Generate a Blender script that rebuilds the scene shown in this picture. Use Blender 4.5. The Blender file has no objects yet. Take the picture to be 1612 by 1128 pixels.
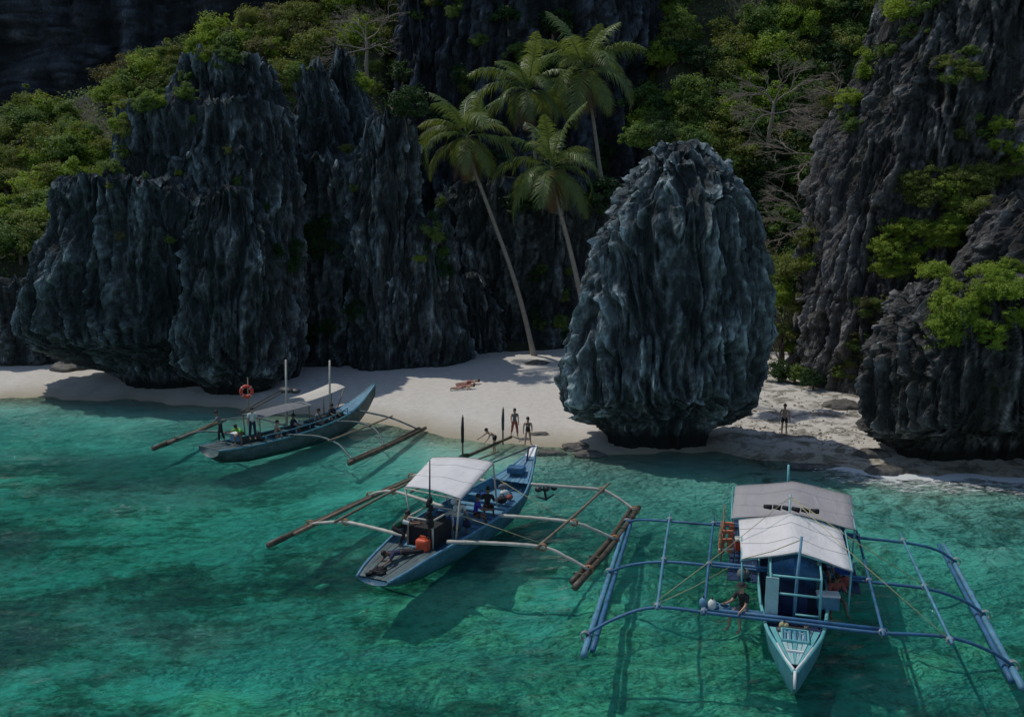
import bpy, bmesh, math, random
import numpy as np
from mathutils import Vector, Matrix, Quaternion
from mathutils.bvhtree import BVHTree

R = math.radians
sc = bpy.context.scene
COL = sc.collection
rnd = random.Random(7)

# ------------------------------------------------------------------ camera, sky, sun, exposure
F_PX, CAM_H = 1396.0, 12.2                       # focal length in photograph pixels, eye height in metres
PITCH = math.atan((564 - 350) / F_PX)
cam = bpy.data.cameras.new("camera"); cam_o = bpy.data.objects.new("camera", cam); COL.objects.link(cam_o)
cam.sensor_width = 36; cam.lens = 36 * F_PX / 1612; cam.clip_start = 0.5; cam.clip_end = 3000
cam_o.location = (0, 0, CAM_H); cam_o.rotation_euler = (R(90) - PITCH, 0, 0)
sc.camera = cam_o

SUN_EL, SUN_AZ = 62.0, 60.0                       # the sun stands behind the cliffs, a little to the left
world = bpy.data.worlds.new("World"); sc.world = world; world.use_nodes = True
wn = world.node_tree.nodes; wl = world.node_tree.links
sky = wn.new("ShaderNodeTexSky"); sky.sky_type = 'NISHITA'; sky.sun_disc = False
sky.sun_elevation = R(SUN_EL); sky.sun_rotation = R(-SUN_AZ); sky.altitude = 0; sky.dust_density = 0.6; sky.ozone_density = 1.2
wn["Background"].inputs[1].default_value = 0.15
wl.new(sky.outputs[0], wn["Background"].inputs[0])
sun = bpy.data.lights.new("sun", 'SUN'); sun.energy = 3.3; sun.angle = R(0.53); sun.color = (1.0, 0.95, 0.87)
sun_o = bpy.data.objects.new("sun", sun); COL.objects.link(sun_o)
sdir = Vector((-math.sin(R(SUN_AZ)) * math.cos(R(SUN_EL)), math.cos(R(SUN_AZ)) * math.cos(R(SUN_EL)), math.sin(R(SUN_EL))))
sun_o.rotation_euler = sdir.to_track_quat('Z', 'Y').to_euler(); sun_o.location = sdir * 200
sc.view_settings.view_transform = 'Standard'; sc.view_settings.look = 'None'
sc.view_settings.gamma = 1; sc.view_settings.use_curve_mapping = False
sc.view_settings.exposure = -0.62
sc.render.engine = 'CYCLES'
sc.cycles.max_bounces = 8; sc.cycles.transparent_max_bounces = 24
sc.cycles.diffuse_bounces = 3; sc.cycles.glossy_bounces = 2
sc.cycles.use_denoising = True

# ------------------------------------------------------------------ measuring: a sight line of the photograph meets a plane of the place
_c, _s = math.cos(PITCH), math.sin(PITCH)
def ray(px, py):
    u, v = px - 806, 564 - py
    return Vector((u, F_PX * _c + v * _s, -F_PX * _s + v * _c))
def PZ(px, py, z):
    d = ray(px, py); t = (z - CAM_H) / d.z
    return Vector((d.x * t, d.y * t, z))
def PY(px, py, Y):
    d = ray(px, py); t = Y / d.y
    return Vector((d.x * t, Y, CAM_H + d.z * t))

# ------------------------------------------------------------------ noise (numpy gradient noise)
_rs = np.random.RandomState(11)
_perm = _rs.permutation(256).astype(np.int32); _perm = np.concatenate([_perm, _perm, _perm])
_g = _rs.normal(size=(256, 3)); _g /= np.linalg.norm(_g, axis=1)[:, None]
def noise(p):
    p = np.asarray(p, dtype=np.float64)
    i = np.floor(p).astype(np.int64); f = p - i; i &= 255
    u = f * f * f * (f * (f * 6 - 15) + 10)
    out = 0
    for dx in (0, 1):
        wx = u[:, 0] if dx else 1 - u[:, 0]
        a = _perm[i[:, 0] + dx]
        for dy in (0, 1):
            wy = u[:, 1] if dy else 1 - u[:, 1]
            b = _perm[a + ((i[:, 1] + dy) & 255)]
            for dz in (0, 1):
                wz = u[:, 2] if dz else 1 - u[:, 2]
                g = _g[_perm[b + ((i[:, 2] + dz) & 255)]]
                out = out + wx * wy * wz * (g[:, 0] * (f[:, 0] - dx) + g[:, 1] * (f[:, 1] - dy) + g[:, 2] * (f[:, 2] - dz))
    return out * 1.6
def fbm(p, oct=4, gain=0.5, lac=2.03):
    a, s, o = 1.0, 0, 0
    p = np.asarray(p, dtype=np.float64)
    for k in range(oct):
        o = o + a * noise(p + 17.3 * k); s += a; a *= gain; p = p * lac
    return o / s
def ridged(p, oct=3, gain=0.5, lac=2.1):
    a, s, o = 1.0, 0, 0
    p = np.asarray(p, dtype=np.float64)
    for k in range(oct):
        o = o + a * (1 - np.minimum(1, np.abs(noise(p + 9.1 * k)) * 1.7)); s += a; a *= gain; p = p * lac
    return o / s
def smooth(a, b, x):
    t = np.clip((x - a) / (b - a), 0, 1); return t * t * (3 - 2 * t)

# ------------------------------------------------------------------ objects
def tag(o, label=None, cat=None, group=None, kind=None):
    if label: o["label"] = label
    if cat: o["category"] = cat
    if group: o["group"] = group
    if kind: o["kind"] = kind
    return o
def thing(name, label, cat, loc=(0, 0, 0), rz=0.0, group=None):
    o = bpy.data.objects.new(name, None); COL.objects.link(o)
    o.location = loc; o.rotation_euler = (0, 0, rz); o.empty_display_size = 0.3
    return tag(o, label, cat, group)
def mesh_obj(name, verts, faces, m, parent=None, loc=(0, 0, 0), smooth_=True, mats=None, mi=None):
    me = bpy.data.meshes.new(name)
    me.from_pydata([tuple(v) for v in verts], [], [tuple(f) for f in faces])
    if mats:
        for q in mats: me.materials.append(q)
        if mi is not None: me.polygons.foreach_set("material_index", np.asarray(mi, dtype=np.int32))
    elif m: me.materials.append(m)
    if smooth_: me.polygons.foreach_set("use_smooth", np.ones(len(me.polygons), dtype=bool))
    me.update()
    o = bpy.data.objects.new(name, me); COL.objects.link(o); o.location = loc
    if parent: o.parent = parent
    return o
def grid_mesh(name, V, nu, nv, m, wrap=False, loc=(0, 0, 0), parent=None, flip=False, caps=False):
    """V: (nv*nu,3) rows of nu"""
    i = np.arange(nv - 1)[:, None] * nu; nj = nu if wrap else nu - 1
    j = np.arange(nj)[None, :]; j2 = (j + 1) % nu
    q = np.stack([i + j, i + j2, i + nu + j2, i + nu + j], -1).reshape(-1, 4)
    if flip: q = q[:, ::-1]
    return q
def fast_mesh(name, V, Q, m, loc=(0, 0, 0), parent=None, sm=True, extra=None):
    me = bpy.data.meshes.new(name)
    V = np.asarray(V, dtype=np.float32); n = len(Q)
    k = Q.shape[1]
    me.vertices.add(len(V)); me.vertices.foreach_set("co", V.ravel())
    me.loops.add(n * k); me.loops.foreach_set("vertex_index", np.asarray(Q, dtype=np.int32).ravel())
    me.polygons.add(n); me.polygons.foreach_set("loop_start", np.arange(0, n * k, k, dtype=np.int32))
    me.polygons.foreach_set("use_smooth", np.full(n, sm, dtype=bool))
    if m: me.materials.append(m)
    if extra:
        for nm, arr in extra.items():
            at = me.attributes.new(nm, 'FLOAT', 'POINT'); at.data.foreach_set("value", np.asarray(arr, dtype=np.float32))
    me.update(calc_edges=True); me.validate()
    o = bpy.data.objects.new(name, me); COL.objects.link(o); o.location = loc
    if parent: o.parent = parent
    return o

class MB:
    """collects simple shapes; build() links them as ONE mesh object"""
    def __init__(s): s.v = []; s.f = []
    def add(s, vs, fs):
        n = len(s.v); s.v += [tuple(v) for v in vs]; s.f += [tuple(n + q for q in f) for f in fs]; return s
    def tube(s, pts, rad, n=8, caps=True):
        pts = [Vector(p) for p in pts]
        if not hasattr(rad, '__len__'): rad = [rad] * len(pts)
        vs = []; fs = []; up = None
        for i, p in enumerate(pts):
            d = (pts[min(i + 1, len(pts) - 1)] - pts[max(i - 1, 0)])
            d = d.normalized() if d.length > 1e-9 else Vector((0, 0, 1))
            if up is None:
                up = Vector((0, 0, 1)) if abs(d.z) < 0.9 else Vector((1, 0, 0))
            a = d.cross(up)
            a = a.normalized() if a.length > 1e-6 else d.orthogonal().normalized()
            b = a.cross(d); up = b
            for k in range(n):
                t = 2 * math.pi * k / n
                vs.append(p + (a * math.cos(t) + b * math.sin(t)) * rad[i])
        for i in range(len(pts) - 1):
            for k in range(n):
                k2 = (k + 1) % n
                fs.append((i * n + k, i * n + k2, (i + 1) * n + k2, (i + 1) * n + k))
        if caps:
            fs.append(tuple(range(n))[::-1]); fs.append(tuple(range((len(pts) - 1) * n, len(pts) * n)))
        return s.add(vs, fs)
    def box(s, c, d, rz=0.0, bev=0.0, rot=None):
        bm = bmesh.new(); bmesh.ops.create_cube(bm, size=1)
        for v in bm.verts: v.co = Vector((v.co.x * d[0], v.co.y * d[1], v.co.z * d[2]))
        if bev: bmesh.ops.bevel(bm, geom=bm.edges[:], offset=bev, segments=2, affect='EDGES', profile=0.6)
        M = rot if rot is not None else Matrix.Rotation(rz, 3, 'Z')
        for i, v in enumerate(bm.verts): v.index = i
        vs = [M @ v.co + Vector(c) for v in bm.verts]; fs = [[v.index for v in f.verts] for f in bm.faces]
        bm.free(); return s.add(vs, fs)
    def sheet(s, rows, th=0.02):
        """rows: list of equal-length rows of points; a sheet of cloth or board with thickness th (down)"""
        nv, nu = len(rows), len(rows[0])
        top = [Vector(p) for r in rows for p in r]; bot = [p - Vector((0, 0, th)) for p in top]
        n = len(top); fs = []
        for i in range(nv - 1):
            for j in range(nu - 1):
                a = i * nu + j; fs.append((a, a + 1, a + nu + 1, a + nu)); fs.append((n + a + nu, n + a + nu + 1, n + a + 1, n + a))
        edge = [j for j in range(nu)] + [i * nu + nu - 1 for i in range(1, nv)] + [(nv - 1) * nu + j for j in range(nu - 2, -1, -1)] + [i * nu for i in range(nv - 2, 0, -1)]
        for k in range(len(edge)):
            a, b = edge[k], edge[(k + 1) % len(edge)]; fs.append((b, a, n + a, n + b))
        return s.add(top + bot, fs)
    def ball(s, c, r, seg=10, rings=7):
        r = (r, r, r) if not hasattr(r, '__len__') else r
        vs = [Vector((c[0], c[1], c[2] - r[2]))]; fs = []
        for i in range(1, rings):
            ph = math.pi * i / rings
            for k in range(seg):
                t = 2 * math.pi * k / seg
                vs.append(Vector((c[0] + r[0] * math.sin(ph) * math.cos(t), c[1] + r[1] * math.sin(ph) * math.sin(t), c[2] - r[2] * math.cos(ph))))
        vs.append(Vector((c[0], c[1], c[2] + r[2])))
        for k in range(seg):
            k2 = (k + 1) % seg
            fs.append((0, 1 + k2, 1 + k)); fs.append((len(vs) - 1, 1 + (rings - 2) * seg + k, 1 + (rings - 2) * seg + k2))
            for i in range(rings - 2):
                fs.append((1 + i * seg + k, 1 + i * seg + k2, 1 + (i + 1) * seg + k2, 1 + (i + 1) * seg + k))
        return s.add(vs, fs)
    def build(s, name, m, parent=None, loc=(0, 0, 0), sm=True):
        return mesh_obj(name, s.v, s.f, m, parent, loc, sm)
def arc(pts, n=6):
    """Catmull-Rom through points"""
    P = [Vector(p) for p in pts]; P = [P[0] * 2 - P[1]] + P + [P[-1] * 2 - P[-2]]
    out = []
    for i in range(1, len(P) - 2):
        for k in range(n):
            t = k / n; a, b, c, d = P[i - 1], P[i], P[i + 1], P[i + 2]
            out.append(0.5 * ((2 * b) + (c - a) * t + (2 * a - 5 * b + 4 * c - d) * t * t + (3 * b - a - 3 * c + d) * t ** 3))
    out.append(P[-2]); return out

# ------------------------------------------------------------------ materials
def new_mat(name):
    m = bpy.data.materials.new(name); m.use_nodes = True
    return m, m.node_tree.nodes, m.node_tree.links, m.node_tree.nodes["Principled BSDF"]
def ramp(nodes, stops, interp='LINEAR'):
    r = nodes.new("ShaderNodeValToRGB"); e = r.color_ramp.elements; r.color_ramp.interpolation = interp
    while len(e) < len(stops): e.new(0.5)
    for q, (p, c) in zip(e, stops): q.position = p; q.color = (c[0], c[1], c[2], 1) if hasattr(c, '__len__') else (c, c, c, 1)
    return r
def mixc(nodes, links, fac, a, b, mode='MIX'):
    n = nodes.new("ShaderNodeMix"); n.data_type = 'RGBA'; n.blend_type = mode
    for s_, v in ((n.inputs[0], fac), (n.inputs[6], a), (n.inputs[7], b)):
        if isinstance(v, bpy.types.NodeSocket): links.new(v, s_)
        elif hasattr(v, '__len__'): s_.default_value = (v[0], v[1], v[2], 1)
        else: s_.default_value = v
    return n.outputs[2]
def tex_noise(nodes, links, vec, scale, detail=4, rough=0.55, dist=0.0):
    n = nodes.new("ShaderNodeTexNoise"); n.inputs["Scale"].default_value = scale; n.inputs["Detail"].default_value = detail
    n.inputs["Roughness"].default_value = rough; n.inputs["Distortion"].default_value = dist
    if vec is not None: links.new(vec, n.inputs["Vector"])
    return n.outputs["Fac"]
def coords(nodes, links, scale=(1, 1, 1), src="Object"):
    t = nodes.new("ShaderNodeTexCoord"); mp = nodes.new("ShaderNodeMapping"); mp.inputs["Scale"].default_value = scale
    links.new(t.outputs[src], mp.inputs["Vector"]); return mp.outputs[0]
def math_(nodes, links, op, a, b=None, clamp=False):
    n = nodes.new("ShaderNodeMath"); n.operation = op; n.use_clamp = clamp
    for s_, v in ((n.inputs[0], a), (n.inputs[1], b)):
        if v is None: continue
        if isinstance(v, bpy.types.NodeSocket): links.new(v, s_)
        else: s_.default_value = v
    return n.outputs[0]
def maprange(nodes, links, v, a, b, c=0.0, d=1.0):
    n = nodes.new("ShaderNodeMapRange"); n.inputs[1].default_value = a; n.inputs[2].default_value = b
    n.inputs[3].default_value = c; n.inputs[4].default_value = d; links.new(v, n.inputs[0]); return n.outputs[0]

def rock_mat(name, dark, mid, light, moss=0.0, mosscol=(0.05, 0.07, 0.02), relief=0.26):
    m, n, l, b = new_mat(name)
    v = coords(n, l, (1, 1, 0.16)); vi = coords(n, l, (1, 1, 1))
    s1 = tex_noise(n, l, v, 1.1, 6, 0.62, 0.6)
    s2 = tex_noise(n, l, v, 4.2, 5, 0.6, 0.3)
    s3 = tex_noise(n, l, vi, 0.35, 4, 0.6)
    f = math_(n, l, 'ADD', math_(n, l, 'MULTIPLY', s1, 0.5), math_(n, l, 'MULTIPLY', s2, 0.5))
    rp = ramp(n, [(0.30, dark), (0.46, mid), (0.56, mid), (0.68, light)])
    l.new(f, rp.inputs[0])
    big = ramp(n, [(0.35, 0.65), (0.62, 1.25)]); l.new(s3, big.inputs[0])
    col = mixc(n, l, 1.0, rp.outputs[0], big.outputs[0], 'MULTIPLY')
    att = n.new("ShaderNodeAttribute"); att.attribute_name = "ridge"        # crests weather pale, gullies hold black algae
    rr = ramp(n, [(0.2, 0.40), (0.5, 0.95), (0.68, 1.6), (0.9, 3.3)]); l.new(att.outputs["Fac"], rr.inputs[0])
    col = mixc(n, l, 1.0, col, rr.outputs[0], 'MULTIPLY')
    vb = n.new("ShaderNodeTexVoronoi"); vb.feature = 'DISTANCE_TO_EDGE'; vb.inputs["Scale"].default_value = 1.6
    wv = n.new("ShaderNodeMixRGB"); wv.blend_type = 'ADD'; wv.inputs[0].default_value = 0.5
    nz_ = n.new("ShaderNodeTexNoise"); nz_.inputs["Scale"].default_value = 2.2; nz_.inputs["Detail"].default_value = 5; l.new(vi, nz_.inputs["Vector"])
    l.new(coords(n, l, (1, 1, 0.22)), wv.inputs[1]); l.new(nz_.outputs["Color"], wv.inputs[2]); l.new(wv.outputs[0], vb.inputs["Vector"])
    ck = ramp(n, [(0.0, 0.35), (0.07, 1.0)]); l.new(vb.outputs["Distance"], ck.inputs[0])
    col = mixc(n, l, 0.6, col, ck.outputs[0], 'MULTIPLY')
    pk = ramp(n, [(0.58, 0.0), (0.72, 1.0)]); l.new(tex_noise(n, l, coords(n, l, (1, 1, 0.3)), 0.9, 6, 0.7, 0.4), pk.inputs[0])      # pale bare patches
    col = mixc(n, l, math_(n, l, 'MULTIPLY', pk.outputs[0], 0.5), col, light)
    gz_ = n.new("ShaderNodeNewGeometry"); sz_ = n.new("ShaderNodeSeparateXYZ"); l.new(gz_.outputs["Position"], sz_.inputs[0])
    zz = math_(n, l, 'ADD', sz_.outputs[2], math_(n, l, 'MULTIPLY', s3, 0.8))
    col = mixc(n, l, maprange(n, l, zz, 1.7, 1.1), col, (0.018, 0.019, 0.018))                 # wet, algae-black tide band
    if moss:
        mk = ramp(n, [(0.52, 0.0), (0.66, 1.0)]); l.new(tex_noise(n, l, vi, 0.6, 5, 0.65), mk.inputs[0])
        col = mixc(n, l, math_(n, l, 'MULTIPLY', mk.outputs[0], moss), col, mosscol)
    l.new(col, b.inputs["Base Color"]); b.inputs["Roughness"].default_value = 0.88
    b.inputs["Specular IOR Level"].default_value = 0.25
    bp = n.new("ShaderNodeBump"); bp.inputs["Strength"].default_value = 1.0; bp.inputs["Distance"].default_value = relief
    h = math_(n, l, 'ADD', s2, math_(n, l, 'MULTIPLY', tex_noise(n, l, coords(n, l, (1, 1, 0.5)), 5.0, 7, 0.75), 0.9))
    h = math_(n, l, 'ADD', h, math_(n, l, 'MULTIPLY', ck.outputs[0], 0.25))
    l.new(h, bp.inputs["Height"]); l.new(bp.outputs[0], b.inputs["Normal"])
    return m
M = {}
M['boulder'] = rock_mat("boulder_limestone", (0.027, 0.036, 0.040), (0.120, 0.148, 0.155), (0.40, 0.43, 0.43), relief=0.17)
M['rock'] = rock_mat("grey_limestone", (0.020, 0.027, 0.031), (0.090, 0.114, 0.121), (0.32, 0.345, 0.345), 0.4, (0.025, 0.05, 0.035))
M['rock_r'] = rock_mat("dark_limestone", (0.027, 0.027, 0.027), (0.118, 0.116, 0.112), (0.37, 0.36, 0.35), 0.25, (0.06, 0.07, 0.02))
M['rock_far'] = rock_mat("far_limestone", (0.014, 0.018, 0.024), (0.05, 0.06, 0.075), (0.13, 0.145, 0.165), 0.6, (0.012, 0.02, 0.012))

def simple(name, col, rough=0.6, var=0.25, scale=3.0, bump=0.15, metal=0.0, dirt=(0.10, 0.09, 0.07), dirt_amt=0.25, stretch=(1, 1, 1)):
    m, n, l, b = new_mat(name)
    v = coords(n, l, stretch)
    f = tex_noise(n, l, v, scale, 5, 0.6)
    lo = tuple(c * (1 - var) for c in col); hi = tuple(min(1, c * (1 + var)) for c in col)
    rp = ramp(n, [(0.3, lo), (0.7, hi)]); l.new(f, rp.inputs[0])
    d = ramp(n, [(0.55, 0.0), (0.72, 1.0)]); l.new(tex_noise(n, l, v, scale * 2.3, 6, 0.7), d.inputs[0])
    colr = mixc(n, l, math_(n, l, 'MULTIPLY', d.outputs[0], dirt_amt), rp.outputs[0], dirt)
    l.new(colr, b.inputs["Base Color"]); b.inputs["Roughness"].default_value = rough; b.inputs["Metallic"].default_value = metal
    if bump:
        bp = n.new("ShaderNodeBump"); bp.inputs["Strength"].default_value = bump; bp.inputs["Distance"].default_value = 0.02
        l.new(tex_noise(n, l, v, scale * 6, 4, 0.6), bp.inputs["Height"]); l.new(bp.outputs[0], b.inputs["Normal"])
    return m
M['canvas'] = simple("white_canvas", (0.78, 0.77, 0.76), 0.85, 0.05, 1.2, 0.3, dirt=(0.55, 0.53, 0.5), dirt_amt=0.35)
M['canvas_grey'] = simple("grey_canvas", (0.40, 0.385, 0.395), 0.85, 0.06, 1.2, 0.3, dirt=(0.35, 0.34, 0.33), dirt_amt=0.35)
M['canvas_cream'] = simple("cream_canvas", (0.70, 0.66, 0.58), 0.85, 0.06, 1.2, 0.3, dirt=(0.45, 0.42, 0.36), dirt_amt=0.35)
for k_ in ('canvas', 'canvas_grey', 'canvas_cream'):
    m = M[k_]; n = m.node_tree.nodes; l = m.node_tree.links; b = n["Principled BSDF"]
    tr = n.new("ShaderNodeBsdfTranslucent"); ms = n.new("ShaderNodeMixShader"); ms.inputs[0].default_value = 0.18
    l.new(b.inputs["Base Color"].links[0].from_socket, tr.inputs[0]); l.new(b.outputs[0], ms.inputs[1]); l.new(tr.outputs[0], ms.inputs[2]); l.new(ms.outputs[0], n["Material Output"].inputs[0])
    bp = n.new("ShaderNodeBump"); bp.inputs["Strength"].default_value = 0.5; bp.inputs["Distance"].default_value = 0.12
    l.new(tex_noise(n, l, coords(n, l, (1.6, 0.5, 1)), 1.6, 3, 0.5, 0.6), bp.inputs["Height"]); l.new(bp.outputs[0], b.inputs["Normal"])
M['blue_paint'] = simple("blue_paint", (0.030, 0.125, 0.25), 0.6, 0.35, 3, 0.2, dirt=(0.17, 0.20, 0.19), dirt_amt=0.8)
M['blue_light'] = simple("pale_blue_paint", (0.085, 0.235, 0.35), 0.6, 0.3, 3, 0.2, dirt=(0.27, 0.29, 0.26), dirt_amt=0.8)
M['blue_dark'] = simple("navy_paint", (0.018, 0.035, 0.10), 0.5, 0.3, 3, 0.1, dirt=(0.05, 0.06, 0.08), dirt_amt=0.4)
M['teal_paint'] = simple("teal_paint", (0.14, 0.42, 0.44), 0.45, 0.15, 3, 0.1, dirt=(0.45, 0.5, 0.48), dirt_amt=0.45)
M['teal_pale'] = simple("pale_teal_paint", (0.36, 0.55, 0.55), 0.5, 0.12, 3, 0.15, dirt=(0.2, 0.26, 0.28), dirt_amt=0.6)
M['hull_teal'] = simple("teal_hull_paint", (0.06, 0.22, 0.28), 0.4, 0.25, 2, 0.1, dirt=(0.25, 0.32, 0.33), dirt_amt=0.5)
M['hull_blue'] = simple("blue_hull_paint", (0.045, 0.13, 0.20), 0.5, 0.35, 2, 0.2, dirt=(0.24, 0.27, 0.27), dirt_amt=0.7)
M['hull_grey'] = simple("grey_green_hull_paint", (0.065, 0.105, 0.11), 0.55, 0.4, 2, 0.2, dirt=(0.22, 0.23, 0.21), dirt_amt=0.6)
M['white_paint'] = simple("white_paint", (0.72, 0.73, 0.72), 0.5, 0.1, 3, 0.1, dirt=(0.4, 0.4, 0.36), dirt_amt=0.5)
M['bamboo'] = simple("weathered_bamboo", (0.20, 0.16, 0.11), 0.7, 0.4, 2.5, 0.3, dirt=(0.05, 0.045, 0.035), dirt_amt=0.8)
M['bamboo_dark'] = simple("dark_wet_bamboo", (0.075, 0.062, 0.042), 0.55, 0.5, 2.5, 0.3, dirt=(0.22, 0.2, 0.12), dirt_amt=0.5)
M['bamboo_pale'] = simple("pale_pole", (0.48, 0.46, 0.40), 0.6, 0.2, 2.5, 0.2, dirt=(0.2, 0.17, 0.12), dirt_amt=0.6)
M['wood'] = simple("bare_wood", (0.24, 0.16, 0.095), 0.7, 0.3, 3, 0.3, stretch=(6, 1, 1))
M['rope'] = simple("yellow_rope", (0.42, 0.38, 0.20), 0.8, 0.2, 8, 0.3)
M['rope_grey'] = simple("grey_nylon_lashing", (0.34, 0.37, 0.38), 0.8, 0.3, 12, 0.4)
M['lashing'] = simple("orange_lashing", (0.42, 0.20, 0.10), 0.8, 0.3, 12, 0.4)
M['grey_seam'] = simple("grey_seam_tape", (0.36, 0.35, 0.34), 0.8, 0.2, 6, 0.2)
M['shore_stone'] = simple("wet_brown_stone", (0.10, 0.092, 0.08), 0.7, 0.5, 2.2, 0.8, dirt=(0.22, 0.2, 0.16), dirt_amt=0.6)
M['rubble'] = simple("brown_coral_rubble", (0.22, 0.19, 0.135), 0.9, 0.45, 3, 0.4)
M['black'] = simple("black_cloth", (0.016, 0.016, 0.018), 0.8, 0.4, 6, 0.3, dirt=(0.05, 0.05, 0.055), dirt_amt=0.4)
M['dark_grey'] = simple("dark_grey_metal", (0.05, 0.052, 0.055), 0.5, 0.4, 6, 0.2)
M['orange'] = simple("orange_plastic", (0.62, 0.085, 0.03), 0.5, 0.2, 5, 0.1, dirt=(0.4, 0.1, 0.05), dirt_amt=0.3)
M['red'] = simple("red_plastic", (0.58, 0.06, 0.035), 0.5, 0.2, 5, 0.1)
M['jacket'] = simple("orange_nylon", (0.50, 0.16, 0.08), 0.8, 0.25, 6, 0.4)
M['violet'] = simple("blue_violet_cloth", (0.055, 0.04, 0.36), 0.85, 0.3, 5, 0.3, dirt_amt=0.1)
M['blue_cloth'] = simple("blue_cloth", (0.03, 0.10, 0.36), 0.85, 0.3, 5, 0.3, dirt_amt=0.1)
M['navy_cloth'] = simple("navy_cloth", (0.016, 0.022, 0.06), 0.85, 0.3, 5, 0.3, dirt_amt=0.1)
M['green_cloth'] = simple("lime_green_cloth", (0.16, 0.48, 0.06), 0.85, 0.2, 5, 0.3, dirt_amt=0.1)
M['white_cloth'] = simple("white_cloth", (0.62, 0.66, 0.62), 0.85, 0.1, 5, 0.3, dirt_amt=0.1)
M['green_dark'] = simple("dark_green_cloth", (0.02, 0.10, 0.06), 0.85, 0.3, 5, 0.3, dirt_amt=0.1)
M['grey_cloth'] = simple("grey_cloth", (0.16, 0.17, 0.18), 0.85, 0.2, 5, 0.3, dirt_amt=0.1)
M['red_cloth'] = simple("dull_red_cloth", (0.30, 0.075, 0.06), 0.85, 0.25, 5, 0.3, dirt_amt=0.1)
M['pink_cloth'] = simple("faded_red_cloth", (0.42, 0.17, 0.15), 0.85, 0.25, 5, 0.3, dirt_amt=0.1)
M['skin'] = simple("tanned_skin", (0.44, 0.265, 0.18), 0.55, 0.1, 4, 0.0, dirt_amt=0.0)
M['skin_dark'] = simple("dark_tanned_skin", (0.22, 0.12, 0.075), 0.55, 0.1, 4, 0.0, dirt_amt=0.0)
M['hair'] = simple("dark_hair", (0.014, 0.010, 0.008), 0.6, 0.3, 12, 0.4, dirt_amt=0.0)
M['bark'] = simple("grey_brown_bark", (0.14, 0.115, 0.09), 0.85, 0.4, 3, 0.6)
M['palm_trunk'] = simple("pale_palm_bark", (0.30, 0.26, 0.21), 0.85, 0.25, 3, 0.5, dirt=(0.10, 0.085, 0.07), dirt_amt=0.6, stretch=(1, 1, 3))
M['dead_wood'] = simple("silvery_dead_wood", (0.27, 0.23, 0.185), 0.85, 0.25, 3, 0.4)
M['coconut'] = simple("orange_coconut_husk", (0.34, 0.17, 0.035), 0.6, 0.3, 3, 0.2)

def leaf_mat(name, a, b_, trans=0.35, rough=0.55):
    m, n, l, b = new_mat(name)
    oi = n.new("ShaderNodeObjectInfo"); at = n.new("ShaderNodeAttribute"); at.attribute_name = "leafvar"
    f = math_(n, l, 'ADD', math_(n, l, 'MULTIPLY', oi.outputs["Random"], 0.5), math_(n, l, 'MULTIPLY', at.outputs["Fac"], 0.5))
    rp = ramp(n, [(0.1, a), (0.9, b_)]); l.new(f, rp.inputs[0])
    l.new(rp.outputs[0], b.inputs["Base Color"]); b.inputs["Roughness"].default_value = rough
    b.inputs["Specular IOR Level"].default_value = 0.3
    tr = n.new("ShaderNodeBsdfTranslucent"); ms = n.new("ShaderNodeMixShader"); ms.inputs[0].default_value = trans
    tc = mixc(n, l, 1.0, rp.outputs[0], (1.3, 1.25, 0.55), 'MULTIPLY'); l.new(tc, tr.inputs[0])
    l.new(b.outputs[0], ms.inputs[1]); l.new(tr.outputs[0], ms.inputs[2])
    l.new(ms.outputs[0], n["Material Output"].inputs[0]); return m
M['leaf_bright'] = leaf_mat("bright_green_leaf", (0.156, 0.260, 0.026), (0.325, 0.416, 0.058), 0.35)
M['leaf_olive'] = leaf_mat("olive_green_leaf", (0.115, 0.165, 0.035), (0.25, 0.285, 0.075), 0.35)
M['leaf_green'] = leaf_mat("mid_green_leaf", (0.072, 0.156, 0.039), (0.195, 0.273, 0.065), 0.35)
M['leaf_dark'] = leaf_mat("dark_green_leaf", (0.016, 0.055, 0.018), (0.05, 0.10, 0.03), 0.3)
M['leaf_dry'] = leaf_mat("dry_brown_leaf", (0.13, 0.13, 0.06), (0.22, 0.20, 0.09), 0.3)
M['palm_leaf'] = leaf_mat("palm_leaf", (0.075, 0.135, 0.04), (0.23, 0.28, 0.10), 0.3, 0.42)
M['palm_dead'] = leaf_mat("dead_palm_leaf", (0.13, 0.085, 0.04), (0.22, 0.13, 0.06), 0.2)

# ------------------------------------------------------------------ ground: beach running down into the seabed
SX = np.array([-400, -60, -34, -27, -22, -13, -9, -4.5, 1.0, 5.0, 8.0, 11.0, 14.0, 18.0, 25.0, 60, 400])
SY = np.array([64, 63, 61.2, 60.5, 59.0, 55.5, 54.0, 50.2, 47.6, 46.2, 46.0, 46.6, 44.4, 42.6, 41.4, 40, 38])
def shore(x): return np.interp(x, SX, SY) + 0.35 * np.sin(x * 0.9) + 0.2 * np.sin(x * 2.3 + 1)
def ground_z(x, y):
    x = np.asarray(x, float); y = np.asarray(y, float)
    d = y - shore(x)
    up = 1.5 * (1 - np.exp(-np.maximum(d, 0) / 12.0)) + 0.012 * np.maximum(d, 0)
    dn = -1.9 * (1 - np.exp(np.minimum(d, 0) / 16.0)) - 0.012 * np.maximum(-d - 14, 0)
    return np.where(d > 0, up, np.maximum(dn, -3.5))
def dense(a, lo, hi, b, step, far=1.35):
    mid = list(np.arange(lo, hi + 1e-6, step)); out = mid[:]; s = step; x = lo
    while x > a: s *= far; x -= s; out.insert(0, max(x, a))
    s = step; x = hi
    while x < b: s *= far; x += s; out.append(min(x, b))
    return np.array(out)
gx, gy = dense(-1200, -48, 40, 1200, 0.34), dense(-700, 13, 80, 900, 0.3)
GX, GY = np.meshgrid(gx, gy); gp = np.stack([GX.ravel(), GY.ravel(), np.zeros(GX.size)], 1)
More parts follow.
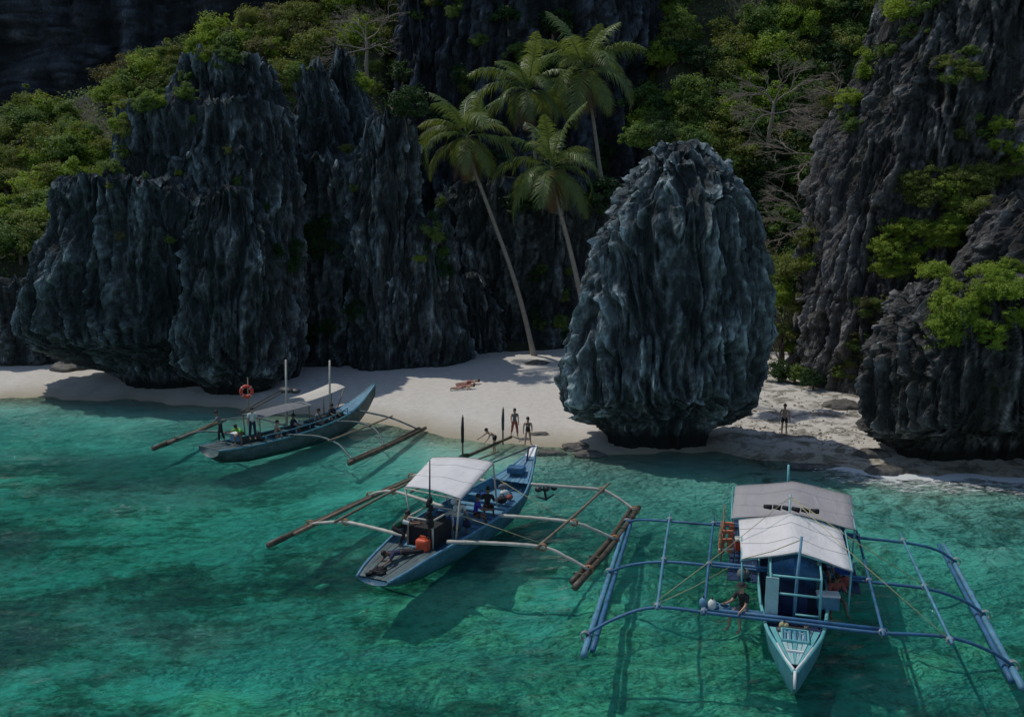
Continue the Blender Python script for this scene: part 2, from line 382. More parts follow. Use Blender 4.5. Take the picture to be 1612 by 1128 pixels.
gz = ground_z(gp[:, 0], gp[:, 1])
under = smooth(0.0, -0.8, gz)
reef = fbm(gp * [0.16, 0.26, 1] + 5, 4)
lump = np.maximum(0, fbm(gp * [0.5, 0.75, 1] + 31, 4, 0.55))
gz = gz + under * (0.6 * lump * smooth(-0.15, 0.35, reef) + 0.10 * fbm(gp * [1.3, 1.3, 1], 3)) + (1 - under) * 0.05 * fbm(gp * 0.8, 3)
HEADS = [(700, 955, 1.5, 1.0), (650, 990, .9, .8), (695, 1055, 1.3, 1.0), (760, 940, 1.0, .7), (950, 1000, 1.3, 1.0), (1010, 1050, 1.5, .9), (1090, 1040, 1.4, .8), (870, 1060, 1.3, .8), (1180, 1010, .9, .7), (780, 1000, 1.0, .6), (560, 1060, 1.1, .6), (480, 1110, 1.3, .6), (1440, 1040, 1.0, .6), (1180, 1110, 1.4, .8), (920, 1110, 1.2, .7), (330, 1090, 1.2, .5), (1540, 800, 2.2, .8), (1450, 810, 1.8, .6), (1590, 860, 2.2, .6)]
pale = np.zeros(len(gp))
for (hx, hy, hr, hh_) in HEADS:                       # pale coral heads standing up from the floor
    c_ = PZ(hx, hy, -1.2); q_ = ((gp[:, 0] - c_.x) / hr) ** 2 + ((gp[:, 1] - c_.y) / (hr * .75)) ** 2
    pale = np.maximum(pale, np.exp(-q_ * (1 + .5 * lump)) * (hh_ * (.75 + .9 * fbm(gp * [1.6, 1.6, 0] + 8, 3))))
pale = np.maximum(pale, np.clip(fbm(gp * [0.62, 0.8, 0] + [70, 3, .5], 4, .55) * 2.6 - .42, 0, .8) * smooth(-12, -2, gp[:, 0]) * smooth(40, 33, gp[:, 1]))
gz = gz + under * 0.34 * np.clip(pale, 0, 0.9)
gz = np.where(under > 0.5, np.minimum(gz, -0.4), gz)
gp[:, 2] = gz

m, n, l, b = new_mat("beach_sand")
geo = n.new("ShaderNodeNewGeometry"); sep = n.new("ShaderNodeSeparateXYZ"); l.new(geo.outputs["Position"], sep.inputs[0])
pv = coords(n, l, (1, 1, 0.0001))
fine = tex_noise(n, l, pv, 2.2, 6, 0.7)
sandr = ramp(n, [(0.3, (0.53, 0.50, 0.45)), (0.7, (0.65, 0.62, 0.565))]); l.new(fine, sandr.inputs[0])
wet = maprange(n, l, sep.outputs[2], 0.45, 0.05); wetn = math_(n, l, 'MULTIPLY', math_(n, l, 'MULTIPLY', wet, 0.9), maprange(n, l, sep.outputs[2], -0.28, -0.04))
sandw = mixc(n, l, wetn, sandr.outputs[0], (0.36, 0.32, 0.23))
# wrack and coral rubble on the small cove beach at the right
deb = ramp(n, [(0.47, 0.0), (0.60, 1.0)]); l.new(tex_noise(n, l, pv, 0.9, 7, 0.72, 0.5), deb.inputs[0])
xm = maprange(n, l, sep.outputs[0], 9.5, 12.5); debm = math_(n, l, 'MULTIPLY', math_(n, l, 'MULTIPLY', deb.outputs[0], xm), 0.8)
sandd = mixc(n, l, debm, sandw, (0.10, 0.09, 0.06))
att = n.new("ShaderNodeAttribute"); att.attribute_name = "reef"
cn = tex_noise(n, l, coords(n, l, (0.8, 1.2, 0.0001)), 0.40, 6, 0.65, 0.3); mc = tex_noise(n, l, coords(n, l, (0.8, 1.2, 0.0001)), 1.9, 7, 0.78, 0.4)
cf = math_(n, l, 'ADD', math_(n, l, 'MULTIPLY', cn, 0.36), math_(n, l, 'MULTIPLY', att.outputs["Fac"], 0.24)); cf = math_(n, l, 'ADD', cf, math_(n, l, 'MULTIPLY', mc, 0.40))
cr = ramp(n, [(0.40, (0.72, 0.68, 0.58)), (0.48, (0.50, 0.48, 0.36)), (0.535, (0.17, 0.18, 0.10)), (0.62, (0.035, 0.045, 0.028))]); l.new(cf, cr.inputs[0])
um = maprange(n, l, sep.outputs[2], -0.65, -1.15)
pa = n.new("ShaderNodeAttribute"); pa.attribute_name = "pale"
pr = ramp(n, [(0.42, (0.86, 0.78, 0.54)), (0.56, (0.60, 0.53, 0.32)), (0.68, (0.14, 0.14, 0.07))]); l.new(tex_noise(n, l, coords(n, l, (1, 1.3, 0.0001)), 2.2, 6, 0.7), pr.inputs[0])
cr2 = mixc(n, l, maprange(n, l, pa.outputs["Fac"], 0.06, 0.25), cr.outputs[0], pr.outputs[0])
colr = mixc(n, l, um, sandd, cr2)
l.new(colr, b.inputs["Base Color"]); b.inputs["Roughness"].default_value = 0.9; b.inputs["Specular IOR Level"].default_value = 0.15
bp = n.new("ShaderNodeBump"); bp.inputs["Strength"].default_value = 0.5; bp.inputs["Distance"].default_value = 0.14
l.new(tex_noise(n, l, pv, 2.6, 6, 0.7), bp.inputs["Height"]); l.new(bp.outputs[0], b.inputs["Normal"])
M['ground'] = m
reefv = np.clip(0.5 + 0.9 * fbm(gp * [0.10, 0.20, 0] + [3, 9, 0.5], 3) + 0.13 * smooth(-3, -18, gp[:, 0]) , 0, 1)
Q = grid_mesh("", None, len(gx), len(gy), None)
ground = fast_mesh("beach", gp, Q, M['ground'], extra={"reef": reefv, "pale": pale})
tag(ground, "pale sand beach running down into a coral seabed", kind="structure")

# ------------------------------------------------------------------ sea: a closed body of clear water
wx, wy = dense(-1100, -46, 40, 1100, 0.32), dense(-650, 14, 64, 300, 0.28)
WX, WY = np.meshgrid(wx, wy); wp = np.stack([WX.ravel(), WY.ravel(), np.zeros(WX.size)], 1)
near = smooth(90, 45, np.abs(wp[:, 0])) * smooth(0, 12, wp[:, 1]) * smooth(90, 66, wp[:, 1])
sd = shore(wp[:, 0]) - wp[:, 1]
calm = 0.35 + 0.65 * smooth(2, 14, sd)
wz = 0.055 * fbm(wp * [0.33, 0.75, 1] + 3, 3) + 0.035 * noise(wp * [0.9, 1.9, 1] + 40)
wp[:, 2] = wz * near * calm
foam = smooth(0.9, 0.1, np.abs(sd - 0.3)) * smooth(13, 18, wp[:, 0]) * 0.9 + 0.55 * smooth(2.6, 0.6, np.abs(sd - 1.8)) * smooth(12, 17, wp[:, 0])
foam = foam + 0.2 * smooth(0.5, 0.0, np.abs(sd - 0.1))
ctr = PZ(215, 800, 0)
foam = foam + 0.30 * np.exp(-(((wp[:, 0] - ctr.x) / 3.2) ** 2 + ((wp[:, 1] - ctr.y) / 1.6) ** 2))
nt = len(wp); nu, nv = len(wx), len(wy)
Qt = grid_mesh("", None, nu, nv, None)
# sides and floor (below the seabed)
rim = list(range(nu)) + [i * nu + nu - 1 for i in range(1, nv)] + [(nv - 1) * nu + j for j in range(nu - 2, -1, -1)] + [i * nu for i in range(nv - 2, 0, -1)]
low = wp[rim].copy(); low[:, 2] = -9
cen = np.array([[0, -100, -9.0]])
V = np.vstack([wp, low, cen]); nr = len(rim)
side = np.array([(rim[(k + 1) % nr], rim[k], nt + k, nt + (k + 1) % nr) for k in range(nr)])
# degenerate quads for the floor fan are avoided: pairs of rim edges share a quad with the middle
flo = np.array([(nt + k, nt + nr, nt + (k + 2) % nr, nt + (k + 1) % nr) for k in range(0, nr - 1, 2)])
m, n, l, b = new_mat("sea_water"); n.remove(b)
out = n["Material Output"]
pv = coords(n, l, (0.55, 1.15, 1.0), "Object")
r1 = tex_noise(n, l, pv, 1.7, 4, 0.6, 0.25); r2 = tex_noise(n, l, pv, 6.0, 4, 0.6, 0.2)
hh = math_(n, l, 'ADD', r1, math_(n, l, 'MULTIPLY', r2, 0.35)); hh = math_(n, l, 'MULTIPLY', hh, maprange(n, l, tex_noise(n, l, pv, 0.16, 3, 0.5), 0.35, 0.65, 0.35, 1.5))
bp = n.new("ShaderNodeBump"); bp.inputs["Strength"].default_value = 1.0; bp.inputs["Distance"].default_value = 0.8; l.new(hh, bp.inputs["Height"])
fr = n.new("ShaderNodeFresnel"); fr.inputs[0].default_value = 1.33; l.new(bp.outputs[0], fr.inputs[1])
gl = n.new("ShaderNodeBsdfGlossy"); gl.inputs["Roughness"].default_value = 0.06; gl.inputs["Color"].default_value = (1, 1, 1, 1); l.new(bp.outputs[0], gl.inputs["Normal"])
tp = n.new("ShaderNodeBsdfTransparent"); tp.inputs[0].default_value = (0.80, 0.98, 0.96, 1)
ms = n.new("ShaderNodeMixShader"); l.new(fr.outputs[0], ms.inputs[0]); l.new(tp.outputs[0], ms.inputs[1]); l.new(gl.outputs[0], ms.inputs[2])
fa = n.new("ShaderNodeAttribute"); fa.attribute_name = "foam"
fn = tex_noise(n, l, coords(n, l, (0.6, 1.2, 1)), 3.2, 7, 0.72, 1.0)
ff = math_(n, l, 'ADD', fa.outputs["Fac"], math_(n, l, 'MULTIPLY', math_(n, l, 'SUBTRACT', fn, 0.5), 2.4))
fm = ramp(n, [(0.45, 0.0), (0.85, 0.85)]); l.new(ff, fm.inputs[0])
fmask = math_(n, l, 'MULTIPLY', fm.outputs[0], maprange(n, l, fa.outputs["Fac"], 0.03, 0.14))
fd = n.new("ShaderNodeBsdfDiffuse"); fd.inputs[0].default_value = (0.72, 0.76, 0.76, 1)
bp3 = n.new("ShaderNodeBump"); bp3.inputs["Strength"].default_value = 1.0; bp3.inputs["Distance"].default_value = 1.5; l.new(hh, bp3.inputs["Height"])
tb = n.new("ShaderNodeBsdfDiffuse"); tb.inputs[0].default_value = (0.010, 0.27, 0.27, 1); l.new(bp3.outputs[0], tb.inputs["Normal"])   # light sent back by particles in the water
da = n.new("ShaderNodeAttribute"); da.attribute_name = "depth"
ms3 = n.new("ShaderNodeMixShader"); l.new(math_(n, l, 'MULTIPLY', da.outputs["Fac"], 0.15), ms3.inputs[0]); l.new(tp.outputs[0], ms3.inputs[1]); l.new(tb.outputs[0], ms3.inputs[2]); l.new(ms3.outputs[0], ms.inputs[1])
ms2 = n.new("ShaderNodeMixShader"); l.new(fmask, ms2.inputs[0]); l.new(ms.outputs[0], ms2.inputs[1]); l.new(fd.outputs[0], ms2.inputs[2])
l.new(ms2.outputs[0], out.inputs["Surface"])
va = n.new("ShaderNodeVolumeAbsorption"); va.inputs["Color"].default_value = (0.0, 0.90, 0.875, 1); va.inputs["Density"].default_value = 0.38
l.new(va.outputs[0], out.inputs["Volume"])
M['water'] = m
water = fast_mesh("sea_water", V, np.vstack([Qt, side, flo]), M['water'], extra={"foam": np.concatenate([foam, np.zeros(nr + 1)]), "depth": np.concatenate([smooth(3, 16.0, sd), np.ones(nr + 1)])})
tag(water, "clear turquoise sea rippling over coral", kind="structure")

# ------------------------------------------------------------------ rocks: fluted limestone lofts
def loft(rows, Yc, kd=0.75, na=220, nz=170, seed=0, big=0.9, flute=0.42, fine=0.09, spike=1.2, sf=0.8, tilt=0.0, fl=0.85, front=0.78, lean=0.0, under=0.0):
    """rows: (py, px_left, px_right[, depth factor]) from the foot to the top, measured at distance Yc"""
    z, xc, hw, dk = [], [], [], []
    for r in rows:
        a, b_ = PY(r[1], r[0], Yc), PY(r[2], r[0], Yc)
        z.append(a.z); xc.append((a.x + b_.x) / 2); hw.append((b_.x - a.x) / 2); dk.append(r[3] if len(r) > 3 else 1.0)
    z, xc, hw, dk = map(np.array, (z, xc, hw, dk))
    s = np.concatenate([[0], np.cumsum(np.hypot(np.diff(z), np.diff(hw) * 0.7) + 1e-3)]); s /= s[-1]
    t = np.linspace(0, 1, nz)
    def ip(v):
        w = np.interp(t, s, v); k = max(3, nz // 28) | 1
        ww = np.pad(w, k // 2, mode='edge'); return np.convolve(ww, np.ones(k) / k, mode='valid')
    z, xc, hw, dk = ip(z), ip(xc), ip(hw), ip(dk)
    # more columns on the side towards the sea
    nf = int(na * front); th = np.concatenate([np.linspace(math.pi * 0.94, math.pi * 2.06, nf, endpoint=False), np.linspace(math.pi * 2.06, math.pi * 2.94, na - nf, endpoint=False)])
    ct, st = np.cos(th), np.sin(th); e = 2.0 / 2.5
    cx, sy = np.sign(ct) * np.abs(ct) ** e, np.sign(st) * np.abs(st) ** e
    depth = (kd * np.median(hw)) if kd < 3 else kd
    # close the top smoothly
    cap = np.sqrt(np.clip(1 - ((t - 0.965) / 0.035).clip(0, 1) ** 2, 0, 1)); cap[-1] = 0.02
    X = xc[:, None] + hw[:, None] * cap[:, None] * cx[None]
    dep = np.minimum(depth, hw * kd * 1.25 if kd < 3 else depth * 1.0) * dk
    zrel = (z - z[0])
    Yv = Yc + lean * zrel[:, None] + (dep * cap)[:, None] * sy[None]
    Z = np.repeat(z[:, None], na, 1)
    if under:                                     # the overhang's lip rises towards the sea
        Z = Z + under * np.clip(-sy, 0, 1)[None] * (smooth(0.05, 0.16, t) * smooth(0.75, 0.24, t))[:, None]
    P = np.stack([X.ravel(), Yv.ravel(), Z.ravel()], 1)
    nx = np.repeat(ct[None], nz, 0).ravel(); ny = np.repeat(st[None], nz, 0).ravel()
    q = P + seed * 13.7
    qs = q * [0.4, 0.4, 0.13]; w = np.stack([fbm(qs, 3), fbm(qs + 50, 3), np.zeros(len(q))], 1)
    fq = (q + w * 1.5) * [fl, fl, fl * 0.14]
    fq[:, 0] += tilt * q[:, 2] * fl
    r1 = ridged(fq, 3, 0.5); r2 = ridged(fq * [2.5, 2.5, 1.7] + 7, 2, 0.5)
    b1 = fbm(q * [0.22, 0.22, 0.13], 3); bl = fbm(q * [0.9, 0.9, 0.30] + 3, 3)
    ff_ = 1.6 * (ridged(q * [2.9, 2.9, 1.0] + w * 2, 3, 0.6) - 0.62); cr_ = np.clip(0.10 - np.abs(noise(q * [0.6, 0.6, 0.16] + w)), 0, 1) * 10
    capw = np.repeat(np.clip(cap, 0.25, 1), na)
    e1, e2 = r1 ** 2.2, r2 ** 1.8
    d = (big * b1 + flute * (e1 - 0.42) * 1.5 + flute * 0.5 * (e2 - 0.4) * 1.6 + 0.25 * flute * bl + fine * 1.5 * ff_ - 0.30 * flute * cr_) * capw
    d = d * np.repeat(0.35 + 0.65 * smooth(0.02, 0.2, t), na)
    P[:, 0] += nx * d; P[:, 1] += ny * d
    tt = np.repeat(t, na); tw = smooth(0.72, 1.0, tt)
    sp = ridged(P * [sf, sf, 0] + [seed * 3.1, 0, 0.3], 2) - 0.72 + 0.8 * fbm(P * [sf * 2.2, sf * 2.2, 0] + [0, seed, 2.3], 2)
    P[:, 2] += spike * tw * sp
    P[:, 2] += 0.12 * fbm(q * 1.7 + 20, 2)
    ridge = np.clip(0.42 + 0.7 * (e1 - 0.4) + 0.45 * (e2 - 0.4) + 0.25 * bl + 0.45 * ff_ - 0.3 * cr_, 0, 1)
    # top cap point
    top = P[-na:].mean(0); P = np.vstack([P, top]); ridge = np.append(ridge, 0.6)
    Q = grid_mesh("", None, na, nz, None, wrap=True)
    lo = len(P) - 1; base = (nz - 1) * na
    j = np.arange(0, na - 1, 2); capq = np.stack([base + j, base + j + 1, base + (j + 2) % na, np.full(len(j), lo)], 1)
    return P, np.vstack([Q, capq]), ridge
ROCK_BVH = []
def rock(name, parts, mat, label=None, cat="rock", kind=None, group=None):
    Vs, Qs, Rs, k = [], [], [], 0
    for p, q, r in parts: Vs.append(p); Qs.append(q + k); Rs.append(r); k += len(p)
    V, Qa, Ra = np.vstack(Vs), np.vstack(Qs), np.concatenate(Rs)
    org = np.array([V[:, 0].mean(), V[:, 1].mean(), 0.0])
    o = fast_mesh(name, V - org, Qa, mat, loc=tuple(org), sm=(kind is not None), extra={"ridge": Ra})
    ROCK_BVH.append((name, BVHTree.FromPolygons([tuple(v) for v in V], [tuple(f) for f in Qa])))
    return tag(o, label, cat if not kind else None, group, kind)

E_ = loft([(724, 968, 1105, .32), (705, 965, 1110, .32), (690, 962, 1115, .32), (678, 958, 1120, .36), (668, 930, 1148, .8), (655, 902, 1172, 1), (640, 892, 1184), (600, 892, 1192), (520, 908, 1202), (440, 924, 1202), (380, 940, 1195), (320, 970, 1172), (275, 994, 1145), (250, 1012, 1122), (232, 1028, 1104), (222, 1044, 1088)],
          47.5, 0.72, 440, 380, seed=1, big=0.5, flute=0.66, fine=0.035, spike=0.4, sf=1.3, tilt=0.2, fl=0.56, under=1.5)
rock("limestone_boulder", [E_], M['boulder'], "tall egg-shaped fluted limestone boulder on a dark undercut foot at the waterline", "boulder")

A = [loft([(624, 225, 400, .3), (606, 205, 400, .3), (590, 180, 400, .35), (578, 130, 410, .7), (562, 90, 410, 1), (535, 40, 410), (470, 52, 410), (370, 84, 395), (310, 98, 370), (290, 112, 330), (280, 130, 300)], 64.5, 5.0, 280, 230, seed=2, under=1.6, big=0.8, flute=0.6, spike=0.9, sf=0.9, fl=0.5),
     loft([(600, 210, 420), (540, 180, 450), (400, 190, 460), (300, 194, 465), (210, 195, 462), (170, 203, 450), (163, 220, 440)], 68, 5.0, 230, 190, seed=3, big=0.7, flute=0.55, spike=0.9, sf=0.9, fl=0.5),
     loft([(420, 280, 475), (230, 283, 460), (150, 289, 443), (108, 297, 424), (92, 308, 412)], 69, 4.0, 210, 180, seed=4, big=0.6, flute=0.6, spike=1.2, sf=0.9, fl=0.55),
     loft([(622, 330, 420, .3), (604, 320, 430, .35), (590, 295, 440, .8), (575, 283, 446, .95), (540, 284, 450), (450, 288, 445), (380, 299, 432), (325, 322, 415), (295, 345, 398)], 62, 3.6, 220, 180, seed=5, under=1.1, big=0.8, flute=0.55, spike=1.0, sf=0.7, fl=0.6),
     loft([(420, 440, 580), (250, 458, 570), (170, 470, 545), (125, 476, 520), (105, 482, 505)], 73, 3.0, 120, 110, seed=6, big=0.6, flute=0.5, spike=1.6, sf=0.8, fl=0.6),
     loft([(380, 490, 620), (220, 512, 605), (150, 525, 575), (100, 532, 556), (78, 536, 548)], 76, 3.0, 110, 110, seed=7, big=0.5, flute=0.5, spike=1.0, sf=0.8, fl=0.6),
     loft([(566, -120, 150), (500, -120, 160), (450, -110, 150), (432, -90, 130)], 73, 3.1, 130, 90, seed=21, big=0.9, flute=0.6, spike=0.8, sf=0.8, fl=0.6),
     loft([(596, 240, 470, .6), (560, 235, 480), (400, 250, 475), (280, 270, 465), (235, 290, 440)], 65.5, 3.6, 190, 170, seed=22, big=0.8, flute=0.6, spike=1.2, sf=0.9, fl=0.6)]
rock("rock_stack", A, M['rock'], "broad jagged grey limestone stack with a dark cave under its foot", "rock")
Bc = [loft([(606, 400, 610), (560, 405, 610), (450, 415, 600), (300, 440, 600), (240, 452, 575)], 71.5, 3.5, 120, 120, seed=8, big=0.9, flute=0.6, spike=1.0, fl=0.55),
      loft([(596, 556, 668), (450, 552, 664), (330, 556, 658), (240, 566, 652), (195, 585, 649), (180, 602, 643)], 69.5, 3.2, 190, 200, seed=9, big=0.5, flute=0.6, spike=1.4, sf=0.9, fl=0.75),
      loft([(590, 566, 738), (560, 580, 742), (530, 590, 735), (450, 605, 722), (380, 628, 712), (340, 645, 700)], 70, 3.4, 190, 160, seed=10, big=0.9, flute=0.5, spike=1.0, fl=0.6),
      loft([(576, 660, 930), (545, 670, 950), (480, 672, 975), (400, 680, 990), (330, 690, 985), (300, 705, 970), (285, 730, 950)], 77, 3.0, 260, 190, seed=11, big=0.9, flute=0.75, spike=1.4, fl=0.5, fine=.10),
      loft([(575, 640, 790), (540, 660, 800), (500, 672, 790), (450, 690, 770), (425, 700, 755)], 75, 3.0, 120, 90, seed=12, big=0.9, flute=0.5, spike=0.9, fl=0.6)]
rock("cliff_wall", Bc, M['rock'], "grey fluted cliff wall behind the sand, left of the leaning palm", "cliff")
Cc = [loft([(560, 540, 1120), (300, 600, 1080), (100, 626, 1050), (0, 634, 1040), (-90, 650, 1010), (-130, 690, 980)], 100, 9.0, 240, 170, seed=13, big=1.6, flute=1.1, spike=2.5, sf=0.3, fl=0.32),
      loft([(400, 615, 730), (200, 628, 705), (90, 636, 690), (-10, 642, 672), (-40, 648, 664)], 96, 4.0, 110, 110, seed=14, big=0.8, flute=0.7, spike=2.0, sf=0.5, fl=0.5)]
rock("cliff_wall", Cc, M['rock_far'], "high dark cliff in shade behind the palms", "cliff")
Fc = [loft([(690, 1300, 1900), (655, 1280, 1900), (610, 1264, 1900), (560, 1262, 1900), (430, 1284, 1900), (300, 1308, 1900), (200, 1338, 1900), (130, 1372, 1900), (60, 1402, 1900), (-20, 1435, 1900), (-60, 1480, 1880)], 60, 6.5, 360, 300, seed=15, big=1.2, flute=0.75, spike=1.8, sf=0.5, fl=0.55, tilt=-0.22, lean=0.12)]
rock("tall_cliff", Fc, M['rock_r'], "tall dark fluted cliff filling the upper right", "cliff")
Gc = [loft([(752, 1445, 2000, .2), (735, 1432, 2000, .2), (715, 1422, 2000, .25), (703, 1412, 2000, .5), (694, 1390, 2000, .9), (680, 1366, 2000), (650, 1352, 2000), (600, 1354, 2000), (560, 1366, 2000), (520, 1390, 2000), (470, 1426, 2000), (445, 1466, 1990), (435, 1500, 1980)], 44.5, 4.2, 320, 230, seed=17, under=1.35, big=0.7, flute=0.6, spike=0.8, sf=0.8, fl=0.65, fine=.09, tilt=0.05),
      loft([(520, 1480, 2000), (420, 1512, 2000), (340, 1552, 2000), (300, 1590, 1980)], 51, 4.0, 150, 110, seed=18, big=0.8, flute=0.6, spike=1.2, sf=0.6, fl=0.6, tilt=-0.2)]
rock("waterside_rock", Gc, M['rock_r'], "dark undercut rock at the water's edge, low at the right", "rock")
Hc = [loft([(330, -500, 760), (150, -460, 740), (0, -420, 720), (-150, -380, 700), (-260, -300, 640)], 200, 30.0, 200, 130, seed=19, big=5.0, flute=3.0, spike=6, sf=0.1, fl=0.10, fine=0.5)]
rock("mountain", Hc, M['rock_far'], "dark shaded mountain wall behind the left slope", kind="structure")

# ------------------------------------------------------------------ hillside
CREST = np.array([(-700, 230), (-200, 200), (0, 190), (100, 165), (200, 132), (300, 80), (400, 40), (480, 5), (600, -60), (800, -120), (1100, -140), (1400, -140), (1800, -140), (2400, -100)], float)
nu, nv = 260, 120
u = np.linspace(-700, 2400, nu); Yh = np.concatenate([np.linspace(71, 112, 90), np.linspace(114, 260, 30)])
U, YY = np.meshgrid(u, Yh)
crest_py = np.interp(U, CREST[:, 0], CREST[:, 1]); Yr = 104.0
zc_ = np.array([PY(806, p, Yr).z for p in np.interp(u, CREST[:, 0], CREST[:, 1])])[None].repeat(nv, 0)
tt = np.clip((YY - 71) / (Yr - 71), 0, 1.0)
Zh = 0.8 + (zc_ - 0.8) * (0.25 * tt + 0.75 * tt ** 1.15) + np.maximum(YY - Yr, 0) * -0.1
val = smooth(600, 680, U) * smooth(1050, 970, U); Zh = 0.8 + (Zh - 0.8) * (1 - 0.62 * val * smooth(140, 100, YY))
left = smooth(420, 60, U); Zh = Zh + left * 7.0 * smooth(0, 0.12, tt) * (1 - tt) * 1.0
Xh = (U - 806) / F_PX * (YY * _c)
hp = np.stack([Xh.ravel(), YY.ravel(), Zh.ravel()], 1)
hp[:, 2] += 1.6 * fbm(hp * 0.12 + 3, 3) * smooth(0.02, 0.12, tt.ravel())
hm = simple("forest_floor", (0.030, 0.034, 0.016), 0.95, 0.5, 0.8, 0.6, dirt=(0.06, 0.05, 0.03), dirt_amt=0.6)
HQ = grid_mesh("", None, nu, nv, None)
hill = fast_mesh("hillside", hp, HQ, hm); tag(hill, "steep forested hillside behind the cove", kind="structure")
HILL_BVH = BVHTree.FromPolygons([tuple(v) for v in hp], [tuple(f) for f in HQ])

# ------------------------------------------------------------------ vegetation
def crown_mesh(name, seed, n_leaf, clumps, shape=(1, 1, 0.8), leaf=0.16, droop=0.25, hollow=0.55, mat=None, aspect=0.55):
    """a crown of unit radius: leaves gathered in clumps, gaps between them"""
    r = np.random.RandomState(seed)
    cl = []
    while len(cl) < clumps:
        p = r.uniform(-1, 1, 3); q = np.linalg.norm(p)
        if hollow < q < 1.0 and p[2] > -0.8: cl.append(p * np.array(shape) * r.uniform(.7, 1.2))
    lob = r.normal(size=(4, 3)); cl = np.array(cl); cl = cl * (0.8 + 0.16 * np.sin(cl @ lob.T * 2.2).sum(1))[:, None]      # an uneven outline
    cr = 0.07 + 0.27 * r.uniform(0, 1, clumps) ** 1.4
    k = r.randint(0, clumps, n_leaf)
    d = r.normal(size=(n_leaf, 3)); d /= np.linalg.norm(d, axis=1)[:, None]
    c = cl[k] + d * cr[k][:, None] * r.uniform(0.0, 1.25, n_leaf)[:, None] ** 0.6 * [1.2, 1.2, 0.85]
    nrm = d * 0.6 + [0, 0, 0.55] + r.normal(size=(n_leaf, 3)) * 0.45 + c * 0.35; nrm /= np.linalg.norm(nrm, axis=1)[:, None]
    a = np.cross(nrm, r.normal(size=(n_leaf, 3))); a /= np.linalg.norm(a, axis=1)[:, None]; b_ = np.cross(nrm, a)
    L = leaf * r.uniform(0.6, 1.35, n_leaf)[:, None]; W = L * aspect
    tip = c + a * L * 0.5 - [0, 0, droop] * L * 0.4; base = c - a * L * 0.5
    m1 = c + b_ * W * 0.5 + nrm * L * 0.06; m2 = c - b_ * W * 0.5 + nrm * L * 0.06
    V = np.stack([base, m1, tip, m2], 1).reshape(-1, 3)
    Q = np.arange(n_leaf * 4).reshape(-1, 4)
    me = bpy.data.meshes.new(name)
    me.from_pydata(V.tolist(), [], Q.tolist()); me.materials.append(mat)
    at = me.attributes.new("leafvar", 'FLOAT', 'POINT')
    cv = r.uniform(0, 1, clumps)[k] * 0.6 + r.uniform(0, 1, n_leaf) * 0.4
    at.data.foreach_set("value", np.repeat(cv, 4).astype(np.float32)); me.update()
    return me
def trunk_mesh(name, seed, h=1.0, mat=None):
    r = random.Random(seed); mb = MB()
    p = [(0, 0, -0.3)]; x = y = 0
    for i in range(1, 6):
        x += r.uniform(-.1, .1); y += r.uniform(-.1, .1); p.append((x, y, h * i / 5))
    mb.tube(p, [0.11 - 0.012 * i for i in range(6)], 7)
    for k in range(6):
        i = r.randint(2, 4); a = r.uniform(0, 6.28); b_ = p[i]; q = r.uniform(.5, .85)
        mid = (b_[0] + math.cos(a) * q * .5, b_[1] + math.sin(a) * q * .5, b_[2] + .18); e = (b_[0] + math.cos(a) * q, b_[1] + math.sin(a) * q, b_[2] + .5)
        mb.tube([b_, mid, e], [0.05, 0.032, 0.012], 5)
    me = bpy.data.meshes.new(name); me.from_pydata(mb.v, [], mb.f); me.materials.append(mat)
    me.polygons.foreach_set("use_smooth", np.ones(len(me.polygons), bool)); return me
KIND = {}
for nm, mt, leaf, nl, hol in (('bright', 'leaf_bright', .095, 6500, .2), ('olive', 'leaf_olive', .085, 6500, .2), ('green', 'leaf_green', .095, 6500, .2),
                              ('dark', 'leaf_dark', .10, 5200, .2), ('dry', 'leaf_dry', .08, 4200, .2)):
    KIND[nm] = [crown_mesh("crown", 100 + i * 7 + sum(map(ord, nm)), nl, 58 + 8 * i, (1, 1, .85 - .08 * i), leaf, mat=M[mt], hollow=hol) for i in range(4)]
TRUNKS = [trunk_mesh("trunk", 5 + i, 1.0, M['bark']) for i in range(3)]
STEMS = TRUNKS
N_VEG = 0
def plant(pos, rad, kind, label, group=None, tree=True, height=None, squash=1.0, name=None, cat=None):
    global N_VEG
    N_VEG += 1
    h = height if height is not None else rad * (0.8 if tree else 0.35)
    nm = name or ("broadleaf_tree" if tree else "bush")
    t = thing(nm, label, cat or ("tree" if tree else "bush"), pos, rnd.uniform(0, 6.28), group)
    c = bpy.data.objects.new("crown", rnd.choice(KIND[kind])); COL.objects.link(c); c.parent = t
    c.location = (0, 0, h); c.scale = (rad * rnd.uniform(.9, 1.15), rad * rnd.uniform(.9, 1.15), rad * squash * rnd.uniform(.85, 1.1))
    k = bpy.data.objects.new("trunk" if tree else "stem", rnd.choice(TRUNKS)); COL.objects.link(k); k.parent = t
    k.scale = (rad * .8, rad * .8, max(h, .25) * (.7 if h > 2 * rad else 1)); return t
def hit(px, py, hill_only=False, rocks_only=None):
    d = ray(px, py).normalized(); o = Vector((0, 0, CAM_H)); best = None
    for nm, bv in ([] if hill_only else ROCK_BVH):
        if rocks_only and nm not in rocks_only: continue
        loc, nr, ix, ds = bv.ray_cast(o, d)
        if loc is not None and (best is None or ds < best[1]): best = (loc, ds, nm)
    if not rocks_only:
        loc, nr, ix, ds = HILL_BVH.ray_cast(o, d)
        if loc is not None and (best is None or ds < best[1]): best = (loc, ds, 'hill')
    return best
